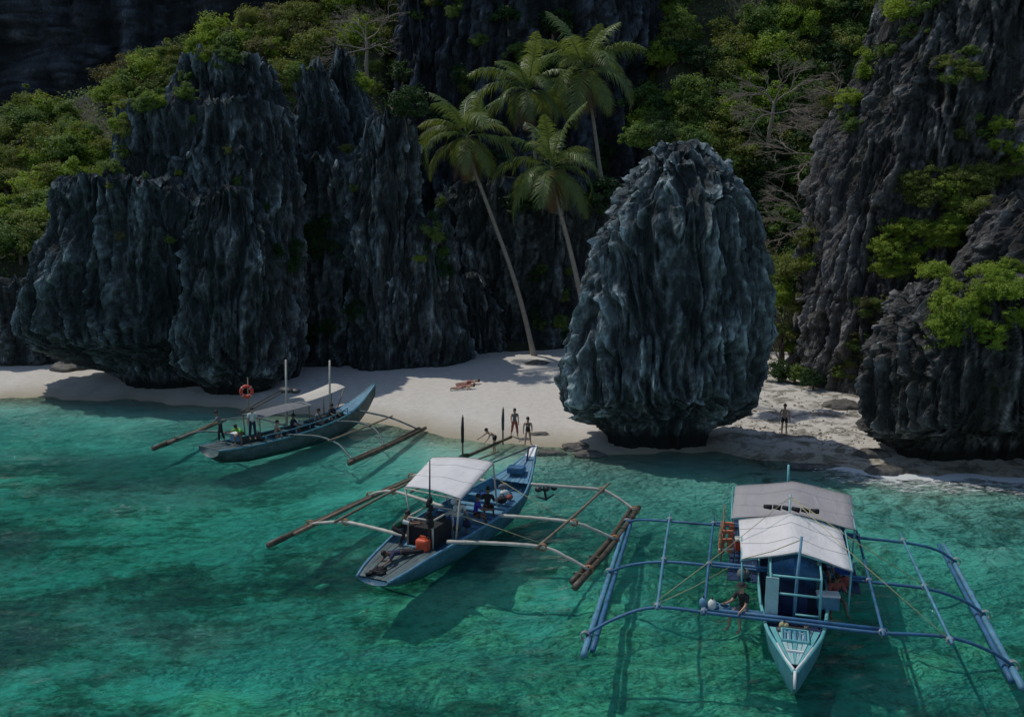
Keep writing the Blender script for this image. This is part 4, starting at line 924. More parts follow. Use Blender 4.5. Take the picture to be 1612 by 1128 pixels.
person("person in dark shorts bending over the tip of the middle boat's left float", on_ground(779, 712), 235, bend, {'shorts': (SHORTS, 'black')}, skin='skin')
person("bare-chested person in black shorts standing on the small cove beach right of the boulder", on_ground(1234, 684), 200, stand, {'shorts': (SHORTS, 'black')}, skin='skin', size=1.02)
# sunbathers on towels
lie = fk(0, (4, 12), (8, 24), (10, 30), (20, 60), (18, 22), (6, 6))
for (px, py, f, lab, m_) in ((708, 614, 84, "person in faded red lying on the sand at the shadow's edge, nearer one", 'pink_cloth'), (717, 607, 78, "person in dull red lying on the sand at the shadow's edge, farther one", 'red_cloth')):
    g = on_ground(px, py); z = float(ground_z(g.x, g.y))
    person(lab, (g.x, g.y, z + .13), f, lie, {'swimwear': (['pelvis', 'belly', 'thigh:0.3'], m_)}, tilt=(-84, 0))
    a = R(-f); q = Vector((math.sin(-a), math.cos(-a), 0)); sd_ = Vector((q.y, -q.x, 0)); c = Vector((g.x, g.y, z + .055)) + q * .85
    rows = [[c + q * (i - 3) * .27 + sd_ * (j - 1.5) * .22 + Vector((0, 0, .02 * math.sin(i * 2 + j))) for j in range(4)] for i in range(7)]
    tw = MB().sheet([r_[::-1] for r_ in rows], .015).build("beach_towel", M['white_cloth' if px < 712 else 'pink_cloth'])
    tag(tw, "pale towel spread on the sand at the shadow's edge, nearer of two" if px < 712 else "faded red towel spread on the sand at the shadow's edge, farther of two", "towel")

# ------------------------------------------------------------------ outrigger boats
def hull(parent, st, mat, rail_mat, deck_z, in_mat, planks=None):
    """st: stations (y, half beam, sheer, keel, x)"""
    vs, fs, rails = [], [], ([], [])
    k = 11
    for (y, b_, s, ke, x) in st:
        h = s - ke
        sec = [(-b_, s), (-b_ * .98, s - h * .25), (-b_ * .86, s - h * .55), (-b_ * .5, s - h * .86), (-.04, ke), (0, ke), (.04, ke), (b_ * .5, s - h * .86), (b_ * .86, s - h * .55), (b_ * .98, s - h * .25), (b_, s)]
        vs += [(x + q[0], y, q[1]) for q in sec]; rails[0].append((x - b_, y, s)); rails[1].append((x + b_, y, s))
    n = len(st)
    for i in range(n - 1):
        for j in range(k - 1): fs.append((i * k + j, i * k + j + 1, (i + 1) * k + j + 1, (i + 1) * k + j))
    fs.append(tuple(range(k))); fs.append(tuple(range((n - 1) * k, n * k))[::-1])
    mesh_obj("hull", vs, fs, mat, parent)
    for r_ in rails: MB().tube(arc(r_, 3), .055, 6).build("gunwale", rail_mat, parent)
    iv, if_ = [], []
    for (y, b_, s, ke, x) in st:
        d = s - min(deck_z, (s - ke) * .5); bi = max(.02, b_ - .07)
        iv += [(x - bi, y, s - .01), (x - bi * .96, y, d), (x + bi * .96, y, d), (x + bi, y, s - .01)]
    for i in range(n - 1):
        for j in range(3): if_.append((i * 4 + j, (i + 1) * 4 + j, (i + 1) * 4 + j + 1, i * 4 + j + 1))
    mesh_obj("deck", iv, if_, in_mat, parent, smooth_=False)
def width_at(st, y):
    ys = [s[0] for s in st]; return (np.interp(y, ys, [s[1] for s in st]), np.interp(y, ys, [s[2] for s in st]), np.interp(y, ys, [s[4] for s in st]))
def lash(parent, p, r=.13, mat='lashing', th=.016):
    mb = MB()
    for k in range(3): mb.tube([Vector(p) + Vector((math.cos(t) * r * 1.05, (k - 1) * .05, math.sin(t) * r)) for t in np.linspace(0, 6.283, 9)], th, 4)
    return mb.build("lashing", M[mat], parent)
def bamboo(name, parent, pts, rad, mat, node=.55, n=7):
    c = arc(pts, 8); mb = MB(); cc, rr = [], []; L = 0
    for i, p in enumerate(c):
        if i: L += (c[i] - c[i - 1]).length
        cc.append(p); rr.append(rad * (1.0 + .10 * math.sin(L / node * 6.28)) * (1 - .25 * i / len(c)))
    return mb.tube(cc, rr, n).build(name, mat, parent)

# ---- the near boat, bow to the camera
def near_boat():
    o = PZ(1250, 965, .9)
    t = thing("outrigger_boat", "nearest boat, blue outriggers and two grey-white gabled canopies, its bow pointing at the viewer", "boat", (o.x, o.y, 0), -R(196), "outrigger boats moored in the cove")
    st = [(-10.6, .12, 1.5, .8, 0), (-10.1, .45, 1.2, .1, 0), (-9.2, .8, 1.02, -.25, 0), (-7.5, 1.0, .98, -.4, 0), (-4, 1.05, .95, -.45, 0), (-1, .98, .95, -.42, 0), (1.2, .78, 1.0, -.3, .02), (2.4, .52, 1.08, -.1, .05), (3.4, .27, 1.18, .2, .08), (4.1, .1, 1.28, .6, .1), (4.45, .035, 1.34, .95, .11)]
    hull(t, st, M['hull_teal'], M['teal_paint'], .35, M['blue_dark'])
    # foredeck of lengthwise planks
    for k in range(7):
        a0, a1 = -1 + 2 * k / 7 + .02, -1 + 2 * (k + 1) / 7 - .02
        ys = np.linspace(1.35, 3.9, 7); rows = []
        for y in ys:
            b_, s, x = width_at(st, y); b_ -= .06; rows.append([(x + b_ * a1, y, s + .02 + .012 * (k % 2)), (x + b_ * a0, y, s + .02 + .012 * (k % 2))])
        MB().sheet(rows[::-1] if False else [r_[::-1] for r_ in rows], .03).build("plank", M['teal_pale'] if k % 3 else M['teal_paint'], t, sm=False)
    hb = MB(); b_, s, x = width_at(st, 2.0)
    for dx in (-.34, .34): hb.box((dx + .04, 2.0, s + .08), (.05, .72, .09), bev=.01)
    for dy in (-.35, .35): hb.box((.04, 2.0 + dy, s + .08), (.72, .05, .09), bev=.01)
    ho = hb.build("hatch_frame", M['teal_paint'], t, sm=False)
    for k in range(5): MB().box((.04 - .26 + .13 * k, 2.0, s + .075), (.06, .64, .03), bev=.008).build("slat", M['blue_light'], ho, sm=False)
    MB().box((.06, 3.05, 1.2), (.42, .06, .06), bev=.01).build("breasthook", M['white_paint'], t, sm=False)
    for sg in (-1, 1): MB().tube([(.05 + sg * .46, 2.55, 1.12), (.09 + sg * .24, 3.5, 1.22), (.11 + sg * .03, 4.4, 1.38)], .035, 6).build("bow_rail", M['white_paint'], t)
    MB().tube([(.11, 4.45, 1.36), (.115, 4.62, 1.25), (.12, 4.75, 1.05)], [.04, .04, .03], 6).build("stem_head", M['white_paint'], t)
    MB().ball((.42, 1.62, 1.1), (.11, .11, .07), 9, 6).build("cleat", M['dark_grey'], t); MB().box((.05, 1.25, 1.02), (.62, .28, .06), bev=.01).build("coaming", M['black'], t, sm=False)
    # wheelhouse
    for (x, y) in ((.72, .75), (-.66, .75), (.74, -1.8), (-.72, -1.8)): MB().tube([(x, y, .85), (x * .98, y, 2.35)], .042, 6).build("house_post", M['teal_paint'], t)
    for a, b_ in (((.72, .75, 1.78), (-.66, .75, 1.78)), ((-.66, .75, 2.3), (.72, .75, 2.3)), ((.0, .75, 1.2), (-.66, .75, 1.2)), ((.72, -1.8, 2.3), (.72, .75, 2.3)), ((-.7, -1.8, 2.3), (-.66, .75, 2.3))): MB().tube([a, b_], .034, 6).build("house_rail", M['teal_paint'], t)
    wh = t
    MB().sheet([[(.80, .85, .92), (.80, .3, .92), (.80, -.4, .92)], [(.84, .80, 1.4), (.84, .25, 1.42), (.82, -.4, 1.4)], [(.78, .72, 1.95), (.78, .2, 1.98), (.76, -.4, 1.95)]], .05).build("side_panel", M['teal_paint'], wh, sm=False)
    MB().box((.66, .80, 1.58), (.36, .05, 1.36), bev=.015).build("front_panel", M['teal_pale'], t, sm=False)
    MB().box((.03, -1.9, 1.55), (1.35, .05, 1.3), bev=.01).build("back_panel", M['blue_paint'], wh, sm=False)
    MB().box((0, -.9, 1.0), (.75, 1.1, .65), bev=.04).build("engine_box", M['blue_dark'], t, sm=False)
    MB().sheet([[(.72, -.35, 2.28), (0, -.3, 2.55), (-.66, -.35, 2.28)], [(.72, -.33, 1.95), (0, -.28, 1.98), (-.66, -.33, 1.9)]], .02).build("blue_tarp", M['blue_paint'], t)
    # side decks and benches on the beams
    for sg in (-1, 1):
        for k in range(5): MB().box((sg * (1.15 + .19 * k), -5.2, .99), (.17, 6.8, .035), bev=.006).build("deck_board", M['blue_dark'], t, sm=False)
        MB().box((sg * 1.55, -6.4, 1.28), (.34, 4.0, .06), bev=.01).build("bench", M['blue_light'], t, sm=False)
    MB().box((1.62, .62, 1.02), (1.5, .42, .05), bev=.01).build("side_seat", M['blue_paint'], t, sm=False)
    # canopies
    def canopy(nm, hw, y0, y1, ze, zr, m_, sk=0.0):
        rows = []
        for i in range(9):
            f = i / 8; y = y0 + (y1 - y0) * f; row = []
            for j in range(13):
                g = -1 + 2 * j / 12; sag = -.10 * math.sin(math.pi * f) * (1 - abs(abs(g) - .5) * 2) - .03 * math.sin(math.pi * f * 3) ** 2 * abs(g)
                row.append((g * hw * (1 + .05 * f) + sk * f, y + .05 * math.sin(g * 5), zr - (zr - ze) * abs(g) + sag))
            rows.append(row)
        c = MB().sheet(rows, .02).build(nm, m_, t, sm=True)
        for i in (0, 3, 6, 8): MB().tube([Vector(q) + Vector((0, 0, .004)) for q in rows[i]], .014 if i in (0, 8) else .009, 5).build("seam", M['grey_seam'], c)
        fr_ = MB(); fr_.tube([(sk * 0, y0, zr - .04), (sk, y1, zr - .04)], .03, 6)
        for sg in (-1, 1): fr_.tube([(sg * hw, y0, ze - .03), (sg * hw * 1.05, y1, ze - .03)], .028, 6)
        for y in (y0 - .05, y1 + .05):
            for sg in (-1, 1): fr_.tube([(sg * hw * .98, y, ze - .02), (0, y, zr - .05)], .025, 6)
        fr_.build("canopy_frame", M['teal_paint'], c)
        for sg in (-1, 1):
            for y in (y0 - .1, y1 + .1): MB().tube([(sg * hw * .97, y, .95), (sg * hw * .99, y, ze - .03)], .032, 6).build("canopy_post", M['teal_paint'], t)
        return c
    canopy("front_canopy", 1.55, -.25, -3.85, 2.28, 2.68, M['canvas'], .12)
    canopy("rear_canopy", 2.0, -4.35, -8.25, 2.16, 2.52, M['canvas_grey'], -.1)
    MB().tube([(.03, .62, .95), (-.02, .4, 2.2), (-.10, .1, 3.3)], [.05, .047, .035], 8).build("mast", M['blue_light'], t)
    MB().tube([(.15, -3.9, 1.0), (.12, -4.0, 3.3)], .035, 7).build("rear_mast", M['teal_pale'], t)
    MB().tube([(0, -10.3, 1.3), (.02, -10.4, 2.6)], .05, 7).build("stern_post", M['teal_paint'], t)
    for (a, b_) in (((-.10, .1, 3.2), (1.5, -.3, 2.3)), ((.12, -4.0, 3.2), (4.0, 1.1, 1.15)), ((.12, -4.0, 3.2), (-3.9, 1.0, 1.15)), ((.12, -4., 3.2), (-3.9, -2.6, 1.15)), ((1.9, -2.3, 1.25), (3.9, 1.1, 1.16))): MB().tube([a, tuple((Vector(a) + Vector(b_)) / 2 - Vector((0, 0, .06))), b_], .014, 4).build("rope", M['rope'], t)
    # outriggers: three bent beams, a float each side, rails lashed across
    for y, xl, yl, xr, yr in ((1.15, 5.85, 1.7, -5.75, .2), (-2.5, 6.0, -3.2, -5.75, -3.1), (-6.6, 6.2, -8.6, -5.75, -7.6)):
        bm_ = MB(); bm_.tube(arc([(xr, yr, .22), (xr + .7, yr * .8 + y * .2, .66), (-3.9, y - .1 if y < 0 else .75, 1.06), (-2, y, 1.12), (0, y, 1.13), (2, y, 1.12), (3.9, y, 1.1), (xl - .8, y * .5 + yl * .5, .72), (xl, yl, .24)], 5), .050, 7)
        bm_.build("outrigger_beam", M['blue_paint'], t)
        MB().tube([(-2.4, y - .16, 1.16), (2.6, y - .16, 1.16)], .06, 7).build("beam_stiffener", M['blue_paint'], t)
        for x, yy in ((xl, yl), (xr, yr)): lash(t, (x, yy, .22), .14, 'rope_grey')
    for sg, a, b_ in ((1, (5.7, 2.75, .14), (6.3, -9.8, .14)), (-1, (-5.72, 1.35, .14), (-5.7, -9.6, .14))):
        mid = tuple((Vector(a) + Vector(b_)) / 2); fl = bamboo("outrigger_float", t, [a, mid, b_], .10, M['blue_light'])
        a2 = (a[0] - sg * .2, a[1] - .3, .17); b2 = (b_[0] - sg * .2, b_[1] + .2, .17)
        bamboo("float_pole", t, [a2, tuple((Vector(a2) + Vector(b2)) / 2), b2], .085, M['blue_paint'])
    for xa, xb in ((3.82, 4.35), (2.5, 2.72), (-3.95, -3.8), (-2.26, -2.32)):
        bamboo("outrigger_rail", t, [(xa, 1.45, 1.2), ((xa + xb) / 2, -2.6, 1.2), (xb, -7.2, 1.2)], .050, M['blue_light'] if abs(xa) > 3 else M['blue_paint'])
        for y in (1.15, -2.5, -6.6): lash(t, (xa + (xb - xa) * (1.45 - y) / 8.65, y, 1.15), .085, 'rope_grey')
    return t
nb = near_boat(); nbM = Matrix.Translation(nb.location) @ Matrix.Rotation(nb.rotation_euler.z, 4, 'Z')
def nbp(x, y, z): return nbM @ Vector((x, y, z))
sit = fk(12, (78, 74), (80, 70), (30, 38), (40, 50), (8, 8), (8, 8)); sit2 = fk(20, (85, 80), (60, 95), (35, 20), (70, 60), (14, 10), (10, 10)); crouch = fk(55, (95, 80), (115, 100), (55, 70), (20, 30), (10, 12), (10, 10))
person("person in a black shirt and cap sitting left of the nearest boat's wheelhouse", nbp(1.42, .55, 1.05), 196 + 35, sit, {'shirt': (SHIRT, 'black'), 'shorts': (SHORTS, 'grey_cloth'), 'hat': (None, 'black')}, seat=0, hair='hat', skin='skin')
person("person in a dull red shirt sitting in shade under the nearest boat's front canopy", nbp(-1.15, -1.2, 1.0), 196 - 20, sit2, {'shirt': (SHIRT, 'red_cloth'), 'shorts': (SHORTS, 'black')}, seat=0, skin='skin_dark')
person("person in navy sitting far back under the nearest boat's front canopy", nbp(-.9, -2.6, 1.3), 190, sit, {'shirt': (SHIRT, 'navy_cloth'), 'shorts': (SHORTS, 'navy_cloth')}, seat=0, skin='skin_dark')
for k in range(3):                                     # life jackets stowed one above the other on the left rail
    mb = MB(); mb.box((-.15, 0, 0), (.2, .13, .42), bev=.05); mb.box((.15, 0, 0), (.2, .13, .42), bev=.05); mb.box((0, -.02, .23), (.46, .12, .12), bev=.04)
    j = thing("life_jacket", ("orange life jacket hanging topmost on the nearest boat's left rack", "orange life jacket hanging in the middle of the nearest boat's left rack", "pale orange life jacket hanging lowest on the nearest boat's left rack")[k], "life jacket", nbp(2.12, -4.3 + .5 * k, 1.75 - .12 * k), nb.rotation_euler.z + .2 * k, "life jackets on the rack")
    mb.build("vest", M['jacket'], j, sm=False); MB().box((0, .05, -.05), (.5, .09, .05), bev=.01).build("strap", M['white_cloth'], j, sm=False)
rk = thing("drying_rack", "brown wooden rack of poles holding life jackets beside the nearest boat's rear canopy", "rack", nbp(2.25, -3.9, 1.0), nb.rotation_euler.z)
for y in (-.9, .9): MB().tube([(0, y, -.2), (.02, y, 1.5)], .03, 6).build("post", M['wood'], rk)
for z in (.45, .8, 1.1): MB().tube([(0, -.95, z), (0, .95, z)], .022, 6).build("rail", M['wood'], rk)
bd = MB(); 
for k in range(6): bd.tube([(-.75 + .3 * k, .05 * math.sin(k), 0), (-.5 + .3 * k, .06 * math.cos(k), .03)], [.09, .07], 7)
tag(bd.build("tarp_bundle", M['black'], None, nbp(-.05, -4.2, 2.72)), "rolled black tarp lying across the gap between the nearest boat's two canopies", "tarp").rotation_euler.z = nb.rotation_euler.z
ice = thing("ice_chest", "white ice chest in the shade under the nearest boat's front canopy", "cooler", nbp(-.95, -.55, .95), nb.rotation_euler.z + .1)
MB().box((0, 0, .2), (.62, .36, .4), bev=.03).build("box", M['blue_light'], ice, sm=False); MB().box((0, 0, .43), (.65, .39, .07), bev=.02).build("lid", M['white_paint'], ice, sm=False)
cr = MB()
for k in range(5): cr.tube([(math.cos(a) * (.2 - .012 * k), math.sin(a) * (.2 - .012 * k), .03 + .035 * k) for a in np.linspace(0, 6.283, 13)], .022, 5)
for k, (x, y, lb) in enumerate(((2.25, .75, "coil of blue rope on the nearest boat's side seat, outer of two"), (1.95, .78, "coil of blue rope on the nearest boat's side seat, inner of two"))):
    q = bpy.data.objects.new("rope_coil", bpy.data.meshes["rope_coil"]) if k else cr.build("rope_coil", M['blue_light'], None); 
    if k: COL.objects.link(q)
    q.location = nbp(x, y, 1.06); tag(q, lb, "rope", "rope coils on the side seat")

# ---- the middle boat
def mid_boat():
    o = PZ(700, 850, 0)
    t = thing("outrigger_boat", "middle boat, blue hull with a flat white canopy, its low stern towards the viewer", "boat", (o.x, o.y, 0), -R(27), "outrigger boats moored in the cove")
    st = [(-5.35, .62, .48, .28, .45), (-4.6, .85, .62, -.05, .48), (-3.4, 1.05, .78, -.3, .5), (-1.5, 1.35, .92, -.42, .5), (1, 1.42, .98, -.45, .5), (3.2, 1.25, 1.05, -.4, .5), (4.6, .9, 1.25, -.2, .52), (5.7, .52, 1.55, .1, .54), (6.5, .2, 1.95, .8, .56), (6.95, .06, 2.25, 1.5, .57)]
    hull(t, st, M['hull_blue'], M['blue_light'], .42, M['blue_light'])
    # stern deck boards, bow deck boards
    for k in range(8):
        a0, a1 = -1 + 2 * k / 8 + .015, -1 + 2 * (k + 1) / 8 - .015
        for (ya, yb, m_) in ((-5.3, -3.0, 'hull_grey'), (4.5, 6.6, 'blue_light')):
            rows = []
            for y in np.linspace(ya, yb, 6):
                b_, s, x = width_at(st, y); b_ = max(.03, b_ - .06); rows.append([(x + b_ * a0, y, s + .015 + .01 * (k % 2)), (x + b_ * a1, y, s + .015 + .01 * (k % 2))])
            MB().sheet(rows, .03).build("plank", M[m_], t, sm=False)
    MB().sheet([[(.57 - .22, 6.35, 1.92), (.57 + .22, 6.35, 1.92)], [(.57 - .1, 6.95, 2.3), (.57 + .1, 6.95, 2.3)]], .04).build("bow_plate", M['white_paint'], t, sm=False)
    MB().box((.55, 5.1, 1.62), (.75, .55, .3), rz=.2, bev=.08).build("bow_locker", M['blue_paint'], t, sm=False)
    MB().tube([(.56, 6.1, 1.7), (.6, 6.2, 2.3)], .04, 6).build("samson_post", M['blue_dark'], t)
    for y in (-.2, .9, 2.0, 3.1):
        b_, s, x = width_at(st, y); MB().box((x, y, s - .12), (b_ * 1.9, .3, .05), bev=.01).build("thwart", M['blue_light'] if y != .9 else M['blue_paint'], t, sm=False)
    # engine box and its frame
    MB().box((.55, -1.9, 1.05), (1.05, 1.3, .75), bev=.04).build("engine_box", M['black'], t, sm=False)
    fr_ = MB()
    for (x, y) in ((.05, -2.6), (1.1, -2.6), (.05, -1.2), (1.1, -1.2)): fr_.tube([(x, y, .7), (x, y, 1.75)], .04, 6)
    for y in (-2.6, -1.2): fr_.tube([(.05, y, 1.75), (1.1, y, 1.75)], .035, 6)
    for x in (.05, 1.1): fr_.tube([(x, -2.6, 1.75), (x, -1.2, 1.75)], .035, 6)
    fr_.build("engine_frame", M['bamboo_pale'], t)
    MB().tube([(.96, -2.65, .7), (1.05, -2.7, 2.2), (1.12, -2.75, 4.0)], [.045, .04, .022], 7).build("mast", M['dark_grey'], t)
    fl_ = MB(); 
    for k in range(7): fl_.tube([(1.05 + .04 * math.sin(k * 2), -2.7 + .05 * math.cos(k * 3), 1.55 + .15 * k), (1.05 + .05 * math.sin(k * 2 + 1), -2.7 + .05 * math.cos(k * 3 + 1), 1.75 + .15 * k)], [.12 + .03 * math.sin(k), .11 - .01 * k * .8], 7)
    fl_.build("furled_flag", M['black'], t)
    # canopy
    c4 = [Vector(q) for q in ((-.78, -1.5, 2.45), (1.85, -1.95, 2.5), (-1.55, 1.65, 2.72), (1.0, 2.15, 2.72))]
    rows = []
    for i in range(9):
        f = i / 8; a, b_ = c4[0].lerp(c4[2], f), c4[1].lerp(c4[3], f)
        rows.append([a.lerp(b_, j / 10) + Vector((0, 0, .10 * math.sin(math.pi * j / 10) - .05 * math.sin(math.pi * f) * math.sin(math.pi * j / 10 * 2) ** 2)) for j in range(11)])
    c = MB().sheet(rows, .02).build("canopy", M['canvas'], t, sm=True)
    for i in (0, 3, 6, 8): MB().tube([Vector(q) + Vector((0, 0, .004)) for q in rows[i]], .014 if i in (0, 8) else .009, 5).build("seam", M['grey_seam'], c)
    for a, b_ in ((0, 1), (0, 2), (1, 3), (2, 3)): MB().tube([c4[a] - Vector((0, 0, .05)), c4[b_] - Vector((0, 0, .05))], .03, 6).build("canopy_rail", M['bamboo_pale'], t)
    for q, (x, y) in zip(c4, ((-.55, -1.4), (1.6, -1.85), (-.75, 1.6), (1.2, 2.1))): MB().tube([(x, y, .85), q - Vector((0, 0, .05))], .035, 6).build("canopy_post", M['bamboo_pale'], t)
    bamboo("roof_pole", t, [(-.95, -.9, 2.05), (-1.35, 3.5, 1.9), (-2.4, 9.0, 1.15)], .05, M['bamboo'])
    MB().tube([(.57, 6.9, 2.28), (-.15, 4.2, 2.05), (-.6, 2.2, 2.7)], .03, 5).build("stay_rope", M['blue_dark'], t)
    # outriggers
    for pts in ([(1.5, -2.3, .95), (3.2, -1.75, 1.0), (4.75, -1.15, .92), (5.6, -.95, .62), (6.35, -.8, .26)], [(1.85, .95, 1.0), (3.4, 1.3, 1.02), (4.75, 1.65, .95), (5.5, 2.1, .6), (6.1, 2.45, .26)], [(1.3, 4.6, 1.2), (2.8, 5.3, 1.1), (4.15, 6.0, .95), (5.0, 6.1, .6), (5.65, 6.0, .28)],
                [(0.0, -2.5, .95), (-1.6, -2.3, .95), (-3.2, -2.0, .85), (-4.6, -1.65, .5), (-5.4, -1.45, .26)], [(-.6, .9, 1.0), (-2.2, 1.4, 1.0), (-3.8, 2.1, .85), (-4.9, 2.5, .55), (-5.5, 2.7, .26)], [(-.5, 4.3, 1.15), (-2.2, 4.9, 1.1), (-3.6, 5.4, .9), (-4.8, 5.8, .55), (-5.5, 6.0, .26)]):
        bamboo("outrigger_beam", t, pts, .075, M['bamboo_pale'])
        lash(t, pts[-1], .16); lash(t, pts[2], .13)
    bamboo("outrigger_float", t, [(-5.4, -3.9, .18), (-5.55, 2, .16), (-5.4, 7, .2), (-4.9, 10.0, .3)], .12, M['bamboo_dark'])
    bamboo("float_pole", t, [(-5.22, -2.6, .24), (-5.35, 2, .22), (-5.25, 6.5, .26)], .085, M['bamboo'])
    bamboo("float_tip", t, [(-4.95, 9.5, .28), (-4.8, 11.5, .34), (-4.55, 14.6, .42)], .10, M['bamboo_dark'])
    MB().ball((-4.9, 9.9, .36), (.2, .6, .15), 9, 7).build("float_wrap", M['leaf_dark'], t)
    for (x, y, h) in ((-4.82, 9.7, 2.6), (-4.55, 13.6, 2.3)):
        MB().tube([(x, y, .2), (x, y, h * .55), (x + .02, y, h)], [.045, .05, .03], 6).build("float_post", M['bamboo'], t)
        MB().tube([(x, y, h * .45), (x, y, h * .72), (x + .02, y, h * .96)], [.075, .085, .05], 7).build("post_wrap", M['black'] if y < 11 else M['dark_grey'], t)
    bamboo("outrigger_float", t, [(6.42, -2.2, .16), (6.15, 2, .16), (5.6, 6.7, .2)], .13, M['bamboo_dark'])
    bamboo("outrigger_float", t, [(6.18, -1.9, .2), (5.92, 2, .2), (5.38, 6.4, .24)], .11, M['bamboo_dark'])
    for y in (-1.3, 0.4, 3.8, 5.2): MB().box((6.1 - .11 * y * .6, y, .26), (.42, .07, .07), bev=.01).build("float_spacer", M['bamboo_dark'], t, sm=False)
    bamboo("outrigger_rail", t, [(4.66, -1.5, 1.0), (4.5, 2.5, 1.02), (4.15, 6.9, 1.0)], .062, M['bamboo'])
    bamboo("outrigger_rail", t, [(-3.4, -2.4, .95), (-3.7, 2.2, .95), (-3.5, 6.0, .98)], .055, M['bamboo'])
    for a, b_ in (((1.6, -1.9, 1.9), (4.6, -1.0, 1.0)), ((.9, 2.1, 2.2), (4.5, 1.6, 1.0))): MB().tube([a, b_], .013, 4).build("rope", M['rope'], t)
    an = MB(); an.tube([(1.75, 4.75, 1.0), (2.0, 4.9, .95), (2.05, 4.95, .5)], [.06, .07, .05], 6); an.tube([(1.75, 4.6, .72), (2.05, 4.9, .55), (2.35, 5.1, .75)], [.03, .05, .03], 6)
    an.build("anchor", M['dark_grey'], t)
    for dy in (-.15, .1, .35): MB().ball((1.95 + dy, 4.85 + dy, 1.02), (.16, .16, .13), 8, 6).build("fender", M['dark_grey'], t)
    # fishing gear heaped along the gunwale
    return t
mbt = mid_boat(); mbM = Matrix.Translation(mbt.location) @ Matrix.Rotation(mbt.rotation_euler.z, 4, 'Z')
def mbp(x, y, z): return mbM @ Vector((x, y, z))
person("person in a white and green shirt crouching by the middle boat's engine box", mbp(-.3, -3.0, .80), 27 + 62, fk(52, (92, 70), (110, 98), (60, 75), (15, 20), (10, 12), (8, 12)), {'shirt': (VEST, 'green_dark'), 'sleeves': (['uarm:0.8', 'chest:0.25'], 'white_cloth'), 'trousers': (TROUSERS, 'black')}, skin='skin_dark', size=1.05)
person("person in dark trousers lying face down on the middle boat's stern deck", mbp(1.0, -3.0, .88), 27 + 206, fk(0, (4, 12), (6, 16), (150, 118), (10, 20), (25, 15), (6, 6), -20), {'trousers': (TROUSERS, 'black'), 'shirt': (SHIRT, 'navy_cloth')}, skin='skin_dark', tilt=(-86, 0), size=1.0)
net = MB(); r = random.Random(2)
for k in range(9): net.tube([(r.uniform(-.35, .35), r.uniform(-.3, .3), .05 + .03 * k % .1) for _ in range(5)], [.05, .06, .05, .06, .04], 5)
tag(net.build("net_heap", M['black'], None, mbp(.35, -4.95, .52)), "heap of black netting at the tip of the middle boat's stern", "net")
person("person in a violet-blue shirt sitting at the middle boat's right gunwale", mbp(1.05, .55, .98), 27 + 60, sit, {'shirt': (SHIRT, 'violet'), 'shorts': (SHORTS, 'navy_cloth')}, seat=0, skin='skin_dark')
person("person in dark clothes sitting behind the violet-shirted one on the middle boat", mbp(1.1, 1.45, 1.0), 27 - 20, sit2, {'shirt': (SHIRT, 'black'), 'shorts': (SHORTS, 'black')}, seat=0, skin='skin_dark')
person("person in a white shirt sitting under the middle boat's canopy edge", mbp(.65, -.05, .98), 27 + 130, sit, {'shirt': (SHIRT, 'white_cloth'), 'shorts': (SHORTS, 'blue_cloth')}, seat=0, skin='skin')
bu = thing("fuel_can", "orange-red plastic can beside the middle boat's engine box", "can", mbp(.98, -3.05, .79), -R(27))
MB().box((0, 0, .22), (.46, .36, .44), bev=.09).build("body", M['orange'], bu); MB().tube([(-.12, 0, .42), (-.1, 0, .53), (.1, 0, .53), (.12, 0, .42)], .025, 6).build("handle", M['orange'], bu); MB().tube([(.16, .08, .42), (.16, .08, .5)], .04, 8).build("cap", M['black'], bu)
for k, (x, y, s_, m_, nm, lb) in enumerate(((.75, -.75, .22, 'blue_cloth', 'bag', "blue bag in front of the middle boat's thwarts, nearest the engine box"), (1.35, -.6, .18, 'navy_cloth', 'bag', "navy bag against the middle boat's right gunwale"), (.3, .6, .2, 'grey_cloth', 'bag', "grey bag in the middle of the middle boat's thwarts"),
                                            (1.2, 2.5, .2, 'black', 'bag', "black bag on the middle boat's right side, behind the passengers"), (.2, 2.6, .2, 'blue_cloth', 'bag', "blue bag on the middle boat's left side, ahead of the canopy"), (.85, 3.4, .18, 'white_cloth', 'bag', "white bag ahead of the middle boat's last thwart"))):
    b_ = thing(nm, lb, "bag", mbp(x, y, .93), rnd.uniform(0, 3)); q = MB(); q.ball((0, 0, s_ * .8), (s_ * 1.15, s_ * .85, s_ * .85), 10, 7); q.build("sack", M[m_], b_)
    MB().tube([(-s_ * .5, 0, s_ * 1.5), (-s_ * .25, .02, s_ * 2.0), (s_ * .25, .02, s_ * 2.0), (s_ * .5, 0, s_ * 1.5)], .018, 5).build("strap", M['black'], b_)

